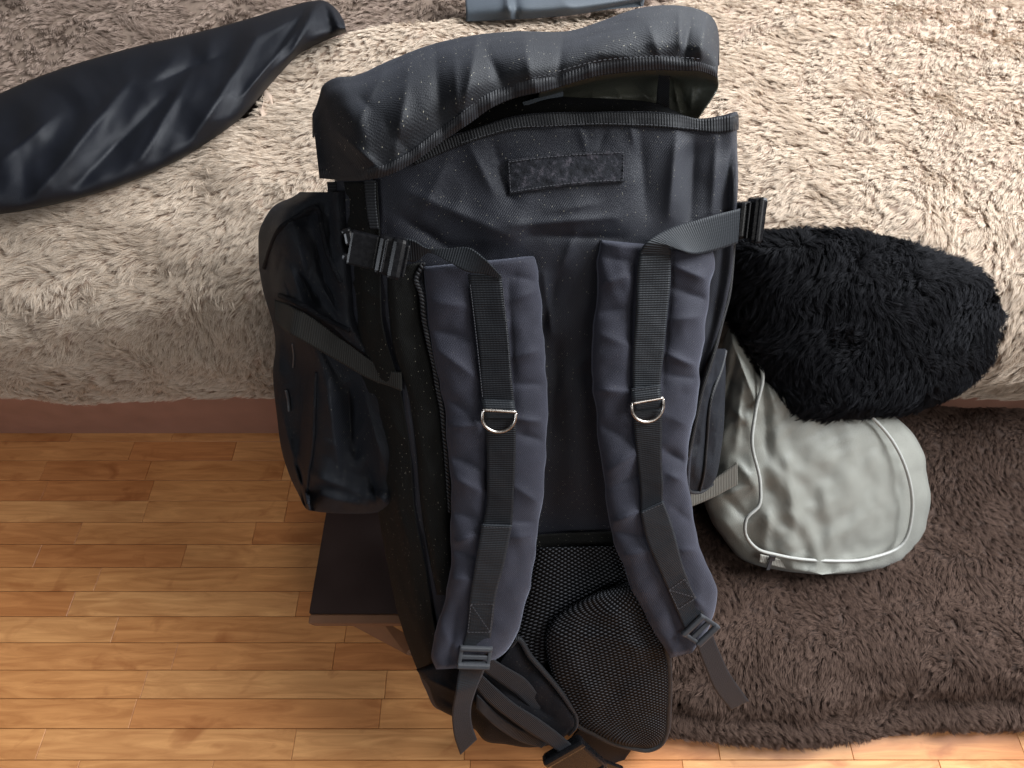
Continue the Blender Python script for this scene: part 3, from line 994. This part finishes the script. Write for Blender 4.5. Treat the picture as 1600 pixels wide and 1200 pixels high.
# inner collar behind the mouth
sheet('inner_collar', [[(640, 190, -.05), (700, 160, -.05), (750, 142, -.045), (813, 140, -.035), (880, 151, -.035), (950, 154, -.035), (1030, 163, -.035), (1066, 178, -.035)], [(650, 228, -.02), (700, 200, -.02), (750, 182, -.015), (813, 176, -.012), (880, 166, -.012), (950, 166, -.012), (1030, 171, -.012), (1068, 184, -.012)], [(650, 250, -.01), (700, 222, -.005), (750, 208, .003), (813, 194, .003), (880, 188, .003), (950, 186, .003), (1030, 186, .002), (1068, 194, .0)]], 80, 20, M['side'], bp, P, [(900, 150, 890, 175, 4, 10), (990, 155, 985, 178, -3, 9)], thick=0.001)
strip('inner_label', [(815, 160), (850, 149), (880, 137)], [(820, 166), (850, 156), (880, 151)], [-.02, -.018, -.016], M['grey'], bp)

# lid
RIM = [(499, 278), (551, 282), (616, 270), (642, 256), (695, 218), (734, 192), (768, 168), (800, 154), (852, 142), (905, 126), (931, 119), (984, 112), (1023, 109), (1062, 110), (1102, 113), (1121, 122)]
TOP = [(488, 178), (498, 155), (503, 136), (522, 122), (551, 119), (603, 97), (669, 71), (747, 54), (800, 49), (900, 46), (939, 33), (997, 13), (1052, 8), (1083, 12), (1110, 24), (1120, 39), (1124, 66)]
nu = 48
rim = crom(RIM, nu); top = crom(TOP, nu)
s = np.linspace(0, 1, nu)
edge = np.clip(s / 0.13, 0, 1)
edge = edge * edge * (3 - 2 * edge)
edr = np.clip((1 - s) / 0.06, 0, 1)
rw = -.045 + .095 * edge - .012 * (1 - edr)
tw = -.075 + .045 * edge - .035 * (1 - edr)
mw = -.05 + .105 * edge - .02 * (1 - edr)


def lr(f, w, dy=0.0):
    xy = rim * (1 - f) + top * f
    return np.concatenate([xy + np.array([0, dy]), w[:, None]], 1).tolist()


lid_rows = [lr(0, rw), lr(.18, rw * .9 + mw * .1 + .004), lr(.45, mw), lr(.75, mw * .6 + tw * .4 + .006), lr(.93, tw * .8 + mw * .2), lr(1.0, tw - .012), lr(1.0, tw - .06, 10), lr(1.0, tw - .13, 36)]
lfolds = [(603, 100, 560, 190, 8.4, 11), (640, 100, 615, 260, 9.45, 15), (600, 190, 640, 240, -4.2, 12), (680, 80, 690, 200, -8.4, 15), (745, 58, 725, 170, 10.5, 14), (710, 90, 715, 180, 5.25, 10), (760, 80, 790, 140, -9.45, 14), (820, 60, 830, 135, 7.35, 16), (880, 60, 870, 130, -5.25, 12),
          (527, 205, 592, 262, 7.35, 6), (515, 215, 570, 275, -5.25, 9), (910, 60, 1000, 40, -5.25, 10), (930, 85, 1010, 90, 4.2, 14), (1062, 20, 1063, 75, 8.4, 7), (1078, 30, 1070, 85, -9.45, 7), (1100, 40, 1095, 95, 6.3, 9), (1015, 40, 1030, 90, 4.2, 10), (560, 150, 580, 170, -5.25, 9), (940, 40, 990, 30, -4.2, 7)]
ld, _ = sheet('lid', lid_rows, 230, 120, M['lid'], bp, P, lfolds, lambda x, y: crumple(x, y, 33, 90, 0.004, 4) + 0.0003 * fbm(x / 14, y / 18, 15, 2), thick=0.0022)
# rim band of the lid
off = crom([(3, -17), (3, -17), (-5, -18), (-12, -19), (-12, -20), (-8, -21), (-3, -21), (0, -20), (0, -19), (-2, -18)], nu)
rb = [np.concatenate([rim + off * q, (rw + dz)[:, None]], 1).tolist() for q, dz in ((-0.03, .0025), (0.5, .0055), (1.0, .0052))]
sheet('lid_rim', rb, 200, 14, M['rim'], ld, P, lfolds + [(x, y - 25, x + 4, y + 5, a, 5) for x, y, a in ((655, 250, 2), (690, 222, -2), (720, 200, 2.5), (745, 185, -2.5), (765, 172, 2), (800, 155, -2), (835, 147, 2), (870, 137, -2), (920, 122, 2))], lambda x, y: crumple(x, y, 33, 90, 0.004, 4) + 0.0003 * fbm(x / 14, y / 18, 15, 2), thick=0.0015)
stitches('stitching', [[(x + ox * 1.05, y + oy * 1.05, w + .0095) for (x, y), (ox, oy), w in list(zip(rim, off, rw))[27:46]]], M['thread'], bp, step=8)
# lining seen inside the lid
r0 = [(x, y - 1.5, w - .002) for (x, y), w in zip(rim, rw) if x > 835]
sheet('lid_lining', [r0[::3] + [r0[-1]],
                     [(842, 152, -.01), (905, 138, -.02), (984, 126, -.03), (1062, 126, -.03), (1104, 130, -.02), (1122, 134, -.005)],
                     [(845, 156, -.03), (905, 150, -.05), (984, 146, -.06), (1060, 150, -.055), (1098, 152, -.03), (1114, 150, -.012)],
                     [(850, 165, -.04), (905, 165, -.05), (984, 168, -.055), (1050, 178, -.05), (1076, 180, -.035), (1093, 181, -.02)],
                     [(850, 185, -.04), (905, 185, -.05), (984, 190, -.05), (1050, 198, -.05), (1070, 198, -.035), (1085, 196, -.03)]], 110, 60, M['lining'], ld, P,
      [(930, 130, 925, 160, 6, 6), (985, 125, 1018, 158, -6, 7), (1050, 120, 1062, 172, 7, 4), (1064, 140, 1078, 172, -6, 4), (1085, 128, 1078, 175, 6, 5), (960, 135, 975, 160, 5, 7)], thick=0.0012)
strip('lining_tape', [(1030, 114), (1027, 140), (1025, 166)], [(1047, 114), (1046, 140), (1046, 168)], [.0, -.024, -.046], M['black'], ld)

# loop patch
strip('loop_patch', [(792, 250), (850, 243), (910, 238), (979, 235)], [(796, 304), (850, 295), (910, 288), (977, 284)], 0.0, M['velcro'], bp, nu=24, nv=60, thick=0.003, bump=lambda x, y: on_bag(.0026)(x, y) + 0.0007 * fbm(x / 5, y / 5, 71))
stitches('stitching', [conform(r, .0048) for r in ([(795, 253), (850, 246), (910, 241), (976, 238)], [(798, 300), (850, 291.5), (910, 284.5), (975, 281)], [(975, 240), (974, 280)], [(795, 255), (798, 299)])], M['thread'], bp, step=5.5, dash=3.6)

# vertical tapes under the lid
strip('side_tape', [(569, 282), (572, 320), (577, 358)], [(587, 282), (588, 320), (592, 358)], [.006, .0065, .008], M['binding'], bp)
strip('side_tape', [(511, 284), (513, 310), (516, 340)], [(526, 284), (527, 310), (530, 340)], [-.045, -.044, -.045], M['binding'], bp)

# ---- shoulder straps
pucker = lambda sd: (lambda x, y: 0.0016 * fbm(x / 60 + 0.5 * vnoise(x / 40, y / 40, 1), y / 34 + x / 90, sd, 2) + crumple(x, y, sd + 2, 55, 0.004, 4, 1.57))


def shoulder(A, B, wprof, T, folds, seed):
    o = empty('shoulder_strap', (0, 0, 0), '', '')
    for k in ('label', 'category'):
        del o[k]
    o.parent = bp
    o.matrix_parent_inverse = bp.matrix_world.inverted()
    bpy.context.view_layer.update()
    pad('strap_pad', A, B, .01, T, M['pad'], o, P, 64, 220, folds, pucker(seed), power=5, under=0.006, wprof=wprof, endround=0.012, scallop=2.0)
    return o


ls = shoulder([(663, 417), (665, 470), (674, 530), (684, 580), (694, 632), (699, 685), (701, 724), (706, 790), (703, 829), (706, 856), (703, 895), (697, 924), (687, 964), (677, 998), (673, 1030), (680, 1046)],
              [(834, 399), (842, 432), (848, 500), (853, 580), (856, 659), (854, 690), (850, 764), (843, 816), (837, 869), (832, 890), (823, 938), (813, 982), (800, 1008), (784, 1025), (770, 1034), (752, 1043)],
              [.014, .017, .020, .022, .024, .026, .028, .030, .032, .034], .017,
              [(735, 440, 755, 640, -5, 9), (795, 440, 803, 640, -5, 9), (668, 470, 735, 480, 4.375, 12), (672, 515, 740, 530, -5, 9), (680, 545, 745, 590, 6.25, 12), (690, 615, 750, 660, -5, 9), (697, 668, 758, 662, 5.625, 8), (700, 712, 758, 735, -6.25, 9), (704, 745, 757, 770, 6.25, 12), (703, 800, 755, 812, -5, 9), (706, 850, 745, 835, 7.5, 7), (705, 858, 748, 872, -5, 7), (698, 905, 735, 905, 6.25, 9),
               (795, 430, 842, 440, -3.75, 9), (800, 470, 848, 450, 5, 10), (800, 560, 852, 545, 5, 10), (803, 600, 853, 600, -5, 9), (805, 655, 855, 660, 6.25, 6), (805, 675, 854, 690, -5, 8), (803, 760, 850, 790, 5, 9), (798, 815, 842, 815, -5, 7), (800, 840, 838, 838, 5, 8), (765, 690, 758, 810, -6.25, 8), (690, 980, 720, 1030, 5, 14), (715, 950, 700, 1040, -7.5, 9)], 51)
rs = shoulder([(938, 375), (936, 395), (933, 447), (928, 500), (926, 552), (927, 605), (931, 640), (935, 685), (942, 743), (947, 777), (952, 816), (963, 856), (975, 885), (989, 927), (1010, 964), (1026, 995), (1038, 1014), (1046, 1028)],
              [(1113, 390), (1116, 410), (1111, 447), (1105, 490), (1101, 530), (1094, 566), (1092, 605), (1088, 640), (1081, 672), (1074, 715), (1075, 750), (1081, 790), (1089, 829), (1099, 869), (1114, 905), (1121, 940), (1112, 975), (1082, 1020)],
              [.016, .018, .020, .022, .024, .026, .028, .031, .034, .036], .017,
              [(993, 400, 985, 600, -6.25, 8), (1050, 400, 1035, 600, -6.25, 8), (938, 400, 990, 410, -3.75, 8), (935, 445, 988, 430, 6.25, 12), (930, 490, 985, 480, -6.25, 10), (928, 520, 985, 540, 5, 12), (930, 610, 980, 612, 5, 6), (932, 660, 985, 690, -5, 10), (942, 740, 990, 710, 6.25, 9), (947, 765, 995, 745, -5, 7), (953, 818, 998, 800, 7.5, 6), (955, 830, 1000, 838, -5, 8), (970, 870, 1015, 860, 5, 10),
               (1052, 415, 1112, 440, 6.25, 8), (1052, 450, 1110, 470, -6.25, 9), (1048, 500, 1104, 495, 5, 10), (1045, 555, 1094, 575, 7.5, 7), (1042, 585, 1090, 592, -5, 8), (1040, 650, 1085, 670, 3.75, 11), (1035, 700, 1070, 722, -7.5, 8), (1042, 740, 1075, 755, 5, 9), (1048, 790, 1085, 820, -3.75, 10), (1060, 860, 1095, 860, 5, 10), (1045, 940, 1060, 1000, -5, 8), (1080, 930, 1110, 960, 5, 9)], 77)


def web_bumps(x, y):
    return 0.0006 * fbm(x / 40, y / 26, 8)


# left strap webbing: upper run, lower run
strip('webbing', [(731, 428), (737, 474), (747, 539), (751, 605), (755, 648)], [(783, 428), (789, 479), (795, 526), (800, 592), (806, 646)], [.0345, .0365, .039, .041, .043], M['web'], ls, nu=12, nv=90, bump=web_bumps)
strip('webbing', [(755, 640), (760, 690), (761, 740), (760, 790), (754, 821)], [(806, 640), (806, 690), (804, 750), (802, 790), (800, 822)], [.041, .0425, .044, .0455, .047], M['web'], ls, nu=12, nv=90, bump=web_bumps)
strip('webbing', [(753, 819), (747, 856), (742, 885), (734, 938), (729, 990), (722, 1012)], [(800, 821), (793, 856), (787, 885), (776, 924), (771, 964), (765, 1010)], [.0495, .0515, .0525, .0525, .0525, .049], M['web_lit'], ls, nu=12, nv=90, bump=web_bumps)
strip('ring_tab', [(752, 624), (754, 636), (757, 652)], [(803, 626), (805, 638), (807, 652)], [.0435, .0465, .0445], M['web_lit'], ls, nv=30)
# right strap webbing
strip('webbing', [(1000, 390), (996, 421), (993, 500), (989, 552), (989, 606), (989, 640)], [(1048, 388), (1047, 447), (1043, 487), (1037, 552), (1032, 600), (1034, 640)], [.036, .038, .040, .042, .043, .043], M['web_lit'], rs, nu=12, nv=90, bump=web_bumps)
strip('webbing', [(989, 640), (990, 662), (995, 711), (1001, 777), (1001, 800)], [(1034, 640), (1034, 672), (1034, 724), (1036, 758), (1035, 784)], [.0435, .0445, .046, .048, .049], M['web'], rs, nu=12, nv=90, bump=web_bumps)
strip('webbing', [(1001, 800), (1010, 842), (1031, 892), (1044, 922), (1057, 953), (1070, 984)], [(1036, 783), (1047, 811), (1070, 892), (1083, 925), (1090, 940), (1100, 958)], [.0515, .053, .0555, .0555, .055, .052], M['web_lit'], rs, nu=12, nv=90, bump=web_bumps)
strip('ring_tab', [(986, 607), (987, 622), (990, 640)], [(1032, 601), (1033, 618), (1035, 636)], [.0455, .049, .0465], M['web_lit'], rs, nv=30)


def boxstitch(c, w):
    a, b, d, e = [(x, y, w) for x, y in c]
    return [[a, b], [b, d], [d, e], [e, a], [a, d]]


stitches('stitching', boxstitch([(736, 944), (771, 944), (766, 988), (731, 988)], .0538) + [[(756, 823, .0506), (798, 825, .0506)]] + [[(735, 445, .0362), (748, 560, .041), (754, 620, .0425)], [(786, 450, .0362), (799, 600, .042)]], M['thread'], ls, step=4.5, dash=3.2)
stitches('stitching', boxstitch([(1046, 922), (1070, 905), (1088, 934), (1060, 952)], .0568) + [[(1004, 801, .053), (1036, 787, .053)]] + [[(1002, 396, .0382), (1046, 395, .0382)], [(988, 610, .0475), (1031, 605, .0475)]], M['thread'], rs, step=4.5, dash=3.2)


def dring(px, py, w, half, depth, ang, parent):
    fr = Frame(px, py, w, ang)
    k = fr.k
    pts = []
    for i in range(33):
        th = math.pi * (i / 32)
        pts.append((-half * math.cos(th), -(6 + depth * math.sin(th)), 0.0015 * math.sin(th)))
    pts = [(-half, 2, -.001)] + pts + [(half, 2, -.001)]
    bar = [(-half - .3, 4, -.001), (half + .3, 4, -.001)]
    q = np.array([tuple(fr.M @ Vector((x * k, y * k, z))) for x, y, z in pts])
    q = crom(q, 90)
    o = tube('d_ring', q, 0.00185, M['metal'], parent, 10)
    q2 = np.array([tuple(fr.M @ Vector((x * k, y * k, z))) for x, y, z in bar])
    tube('ring_bar', crom(q2, 12), 0.00185, M['metal'], parent, 8)
    return o


dring(780.5, 646, .0475, 26, 25, 4, ls)
dring(1012, 630, .0495, 25, 25, -10, rs)


def ladder(px, py, w, ang, wd, ln, parent, tilt=0):
    fr = Frame(px, py, w, ang, tilt)
    boxes('ladder_buckle', fr, [(0, ln / 2 - 4, .0015, wd, 8, .0055), (0, -ln / 2 + 4.5, .002, wd, 9, .006), (0, -1, -.0005, wd - 6, 7, .0035), (-wd / 2 + 3, 0, 0, 6, ln, .0045), (wd / 2 - 3, 0, 0, 6, ln, .0045)], M['plastic_grey'], parent, .0022)


ladder(742, 1026, .054, 2, 51, 38, ls, 12)
ladder(1094, 984, .057, -44, 45, 38, rs, 8)
strip('strap_tail', [(722, 1034), (717, 1050), (712, 1082), (707, 1108), (709, 1147), (719, 1179)], [(760, 1034), (757, 1046), (747, 1069), (736, 1108), (738, 1134), (745, 1155)], [(.055, .055), (.054, .054), (.056, .05), (.06, .052), (.055, .05), (.04, .044)], M['web_lit'], ls, nu=12, nv=80)
strip('strap_tail', [(1088, 1008), (1092, 1018), (1103, 1046), (1116, 1076), (1141, 1109)], [(1112, 985), (1117, 1001), (1125, 1020), (1138, 1048), (1170, 1095)], [.058, .056, .05, .045, .04], M['web_lit'], rs, nu=12, nv=80)

# load lifters with their buckles
strip('load_lifter', [(627, 371), (648, 376), (664, 386), (700, 388), (733, 387), (757, 404), (783, 431)], [(630, 407), (650, 408), (668, 395), (700, 409), (732, 425), (757, 428), (783, 436)], [(.03, .026), (.032, .024), (.032, .03), (.036, .038), (.044, .038), (.044, .038), (.038, .037)], M['web_lit'], ls, nu=14, nv=110, thick=.0016)
strip('load_lifter', [(1156, 326), (1120, 335), (1089, 344), (1049, 356), (1023, 369), (1007, 382), (999, 396)], [(1152, 380), (1115, 392), (1083, 397), (1062, 391), (1046, 386), (1047, 388), (1048, 397)], [(.012, .016), (.026, .032), (.03, .042), (.034, .048), (.04, .046), (.042, .042), (.038, .038)], M['web_lit'], rs, nu=14, nv=110, thick=.0016)
bk = bpy.data.objects.new('release_buckle', None)
link(bk, bp)
fr = Frame(565, 390, .028, 14, 0)
boxes('socket', fr, [(3, 0, 0, 46, 56, .010), (-22, 14, 0, 14, 24, .009, 20), (-22, -17, 0, 12, 12, .009), (-28, 24, .002, 14, 7, .008, 35)], M['plastic'], bk, .0025)
fr = Frame(610, 400, .033, 14, 0)
boxes('plug', fr, [(-6, 0, 0, 30, 64, .013), (11, 0, .003, 22, 68, .017), (-9, 0, .003, 5, 56, .012), (25, -2, 0, 6, 54, .010)], M['plastic'], bk, .0042)
bk2 = bpy.data.objects.new('release_buckle', None)
link(bk2, bp)
fr = Frame(1172, 344, .004, -4, 0)
boxes('plug', fr, [(-8, 0, -.003, 20, 54, .012), (8, 0, .0, 20, 64, .020), (8, 0, .006, 10, 66, .014), (-7, 0, .002, 3, 52, .010)], M['plastic'], bk2, .004)
fr = Frame(1160, 330, -.02, -4, 0)
boxes('socket', fr, [(6, -8, 0, 40, 44, .012)], M['plastic'], bk2, .002)

# ---- left side pocket
prow = []
for y, a, b, c_, d in ((300, 468, 490, 510, 527), (322, 428, 455, 496, 528), (350, 409, 438, 492, 530), (400, 404, 432, 484, 536), (450, 410, 440, 490, 542), (515, 428, 462, 508, 550), (580, 427, 494, 534, 600), (650, 433, 491, 542, 610), (715, 443, 488, 545, 612), (760, 460, 484, 545, 610), (790, 475, 482, 542, 596)):
    prow.append([(a + 45, y + 3, -.27), (a + 14, y + 2, -.235), (a, y, -.18), ((a + b) / 2, y, -.122), (b - 3, y, -.076), (b + 4, y, -.060), (c_, y, -.046), ((c_ + d) / 2, y, -.036), (d, y, -.022), (d + 10, y, -.030)])
prow.append([(520, 796, -.25), (500, 798, -.21), (480, 796, -.17), (481, 797, -.13), (482, 797, -.09), (490, 798, -.070), (540, 801, -.062), (566, 801, -.056), (588, 800, -.046), (594, 799, -.05)])
prow.append([(540, 790, -.25), (530, 795, -.22), (520, 794, -.18), (515, 796, -.16), (515, 797, -.14), (520, 797, -.13), (545, 798, -.12), (560, 798, -.12), (580, 797, -.12), (585, 797, -.12)])
pf = [(413, 416, 438, 356, 13.5, 6), (438, 356, 495, 323, 13.5, 6), (495, 323, 511, 395, 10.8, 6), (511, 395, 532, 440, 8.1, 6), (450, 345, 490, 335, -21.6, 10), (440, 400, 430, 440, -13.5, 12), (465, 380, 480, 440, 12.15, 9), (490, 370, 505, 430, -13.5, 8), (500, 420, 525, 480, -10.8, 7), (470, 430, 490, 475, -12.15, 6), (455, 420, 470, 465, 8.1, 6), (505, 450, 530, 495, 8.1, 5), (445, 440, 455, 465, -8.1, 5), (438, 461, 543, 513, 10.8, 6),
      (495, 580, 482, 737, 16.2, 6), (475, 590, 465, 720, -16.2, 9), (512, 600, 530, 740, 13.5, 12), (545, 610, 550, 700, -18.9, 12), (570, 620, 600, 730, 10.8, 10), (560, 690, 555, 720, -10.8, 8), (482, 740, 560, 770, 8.1, 10), (575, 730, 590, 790, -10.8, 7), (490, 770, 570, 792, 8.1, 9), (500, 540, 530, 590, -8.1, 9), (440, 640, 470, 760, 10.8, 7), (438, 520, 436, 600, 8.1, 8)]
pk = bpy.data.objects.new('side_pocket', None)
link(pk, bp)
pbump = lambda x, y: crumple(x, y, 23, 62, 0.016, 4) + crumple(x, y, 27, 30, 0.005, 4)
PK = rows_grid(prow, 150, 200, ID, pf, pbump).reshape(-1, 3)
PK = PK[PK[:, 2] > -.19]
PS = np.concatenate([PK, BW])
PS = PS[(PS[:, 0] < 720) & (PS[:, 1] > 280) & (PS[:, 1] < 830)]
sheet('pocket_body', prow, 150, 200, M['pocket'], pk, P, pf, lambda x, y: crumple(x, y, 23, 62, 0.016, 4) + crumple(x, y, 27, 30, 0.005, 4))
tube('pocket_hem', conform([(413, 418), (424, 385), (438, 357), (466, 338), (494, 324), (504, 360), (512, 396), (522, 420), (532, 441)], .0012, PK), .0030, M['belt'], pk, proj=P)
tube('pocket_hem', conform([(438, 462), (470, 476), (505, 496), (546, 516)], .0015, PK), .0036, M['belt'], pk, proj=P)
strip('compression_strap', [(430, 468), (455, 478), (485, 495), (543, 537), (585, 566), (611, 580), (628, 581)], [(429, 500), (448, 518), (467, 529), (527, 563), (590, 597), (612, 604), (628, 611)], 0.0, M['web_olive'], pk, nu=12, nv=90, bump=smooth_over(PS, .006))
tube('zip_pull', conform([(457, 537), (459, 555), (458, 574)], .002, PK), .0014, M['plastic_grey'], pk, proj=P)
tube('zip_pull', conform([(447, 609), (450, 622), (452, 642)], .003, PK), .0023, M['plastic_grey'], pk, proj=P)
tube('seam_edge', conform([(495, 582), (493, 619), (488, 711), (483, 740), (481, 786)], .0008, PK), .0024, M['pocket'], pk, proj=P)

# ---- right side pocket
pk2 = bpy.data.objects.new('side_pocket', None)
link(pk2, bp)
sheet('pocket_body', [[(1100, 548, -.012), (1118, 545, -.03), (1134, 545, -.07), (1120, 545, -.16)], [(1092, 620, -.010), (1112, 620, -.03), (1133, 620, -.08), (1115, 620, -.17)], [(1082, 690, -.012), (1103, 695, -.034), (1128, 695, -.08), (1110, 695, -.17)], [(1074, 735, -.014), (1098, 745, -.04), (1119, 745, -.08), (1105, 745, -.17)], [(1074, 768, -.04), (1092, 769, -.055), (1112, 757, -.09), (1100, 757, -.16)]], 50, 70, M['pocket'], pk2, P, [(1118, 560, 1098, 740, -7, 4), (1108, 600, 1086, 740, 5, 6), (1128, 600, 1114, 730, 4, 4)], lambda x, y: 0.002 * fbm(x / 18, y / 30, 95))
tube('seam_edge', [(1146, 372, -.012), (1143, 416, -.008), (1138, 461, -.006), (1128, 500, -.003), (1115, 552, .003), (1098, 605, .006), (1086, 660, .006), (1075, 712, .004)], .0030, M['black'], bp, proj=P)

tube('seam_edge', [(1134, 548, -.068), (1128, 575, -.05), (1112, 620, -.028), (1104, 695, -.032), (1099, 745, -.038), (1093, 768, -.052)], .0022, M['black'], pk2, proj=P)
tube('seam_edge', [(1096, 590, -.004), (1088, 650, -.004), (1078, 710, -.006), (1074, 750, -.02), (1078, 768, -.038), (1094, 769, -.052), (1113, 757, -.086)], .0026, M['black'], pk2, proj=P)

# ---- mesh back, lumbar pad, hip belt
strip('mesh_hem', [(836, 836), (880, 833), (958, 831)], [(833, 858), (880, 856), (966, 854)], 0.0, M['side'], bp, nv=40, bump=on_bag(.007))
pad('mesh_back', [(836, 856), (826, 900), (812, 960), (800, 1000), (795, 1040)], [(966, 853), (985, 900), (1005, 940), (1020, 980), (1030, 1020)], .001, .010, M['mesh'], bp, P, 40, 60, [(880, 870, 860, 960, 3, 18)], None, power=6)
A = [(925, 928), (895, 945), (866, 966), (853, 992), (855, 1030), (864, 1070), (880, 1105), (902, 1131), (931, 1147), (957, 1160), (985, 1168)]
B = [(985, 908), (1008, 940), (1026, 985), (1040, 1015), (1045, 1045), (1046, 1075), (1045, 1100), (1043, 1130), (1038, 1152), (1028, 1165), (1012, 1171)]
lp, _ = pad('lumbar_pad', A, B, .010, .015, M['mesh'], bp, P, 60, 100, [(960, 960, 1010, 1050, 4, 25), (930, 990, 1030, 1020, 6, 22), (880, 1010, 930, 1100, 4, 20)], lambda x, y: 0.0025 * fbm(x / 40, y / 40, 99, 2), power=4, under=0.016, endround=0.1, wprof=[.02, .018, .014, .012, .012])
tube('pad_binding', [(1036, 1000, .018), (1043, 1030, .016), (1045, 1075, .015), (1044, 1110, .014), (1041, 1142, .013), (1031, 1162, .013), (1013, 1170, .013), (989, 1167, .013), (957, 1159, .013), (931, 1146, .014), (903, 1131, .015), (880, 1104, .016), (864, 1070, .016)], .0058, M['black'], lp, proj=P, n=10)

hb = bpy.data.objects.new('hip_belt', None)
link(hb, bp)
A = [(780, 1012), (740, 1030), (700, 1045), (660, 1052), (668, 1070), (684, 1108), (710, 1122), (745, 1142), (757, 1157), (800, 1163), (830, 1167), (866, 1162)]
A = [(650, 1046), (668, 1070), (684, 1106), (712, 1122), (742, 1140), (757, 1157), (790, 1163), (830, 1168), (862, 1163), (884, 1150)]
B = [(690, 1030), (740, 1035), (785, 1028), (808, 998), (826, 1024), (848, 1048), (868, 1071), (889, 1100), (900, 1120), (899, 1136)]
pad('belt_wing', A, B, .014, .018, M['belt'], hb, P, 50, 120, [(700, 1060, 760, 1110, 5, 8), (760, 1050, 860, 1120, -6, 7), (790, 1090, 850, 1150, 6, 9), (740, 1110, 800, 1150, -5, 8), (720, 1080, 780, 1140, 4, 8), (665, 1060, 710, 1080, 6, 6), (690, 1090, 720, 1110, -5, 6)], lambda x, y: crumple(x, y, 41, 50, 0.010, 4), power=2.6, under=0.012, endround=0.05)
tube('belt_binding', [(795, 1012, .022), (808, 998, .024), (828, 1025, .026), (850, 1050, .026), (868, 1071, .026), (889, 1100, .025), (900, 1119, .023), (899, 1134, .021), (888, 1146, .018)], .0042, M['binding'], hb, proj=P, n=10)
strip('belt_webbing', [(752, 1018), (790, 1042), (820, 1060), (845, 1090), (866, 1114)], [(735, 1034), (775, 1062), (808, 1086), (830, 1108), (852, 1128)], [0.0435, 0.0445, 0.0445, 0.0405, 0.0245], M['binding'], hb, bump=web_bumps)
strip('belt_webbing', [(748, 1050), (775, 1075), (805, 1100), (840, 1122), (880, 1152), (905, 1175), (930, 1205)], [(738, 1068), (765, 1098), (795, 1122), (828, 1145), (860, 1165), (885, 1185), (905, 1215)], [0.0445, 0.0445, 0.0445, 0.0435, 0.0415, 0.0405, 0.0345], M['binding'], hb, bump=web_bumps)
strip('belt_webbing', [(745, 1085), (780, 1118), (820, 1143), (858, 1158)], [(744, 1106), (776, 1136), (812, 1158), (846, 1168)], [0.0425, 0.0435, 0.0405, 0.0245], M['binding'], hb, bump=web_bumps)
strip('waist_strap', [(905, 1138), (945, 1150), (990, 1166)], [(893, 1152), (925, 1190), (955, 1215)], [.008, .004, -.01], M['web'], hb)
fr = Frame(900, 1190, .034, 42)
boxes('waist_buckle', fr, [(0, 0, 0, 62, 46, .016), (-26, 0, .002, 10, 50, .016), (22, 0, .003, 4, 44, .014)], M['plastic'], hb, .004)
fr = Frame(940, 1205, .02, 20)
boxes('waist_slider', fr, [(0, 14, 0, 44, 8, .006), (0, -10, 0, 44, 8, .006), (-18, 0, 0, 8, 34, .006), (18, 0, 0, 8, 34, .006)], M['plastic'], hb, .0015)
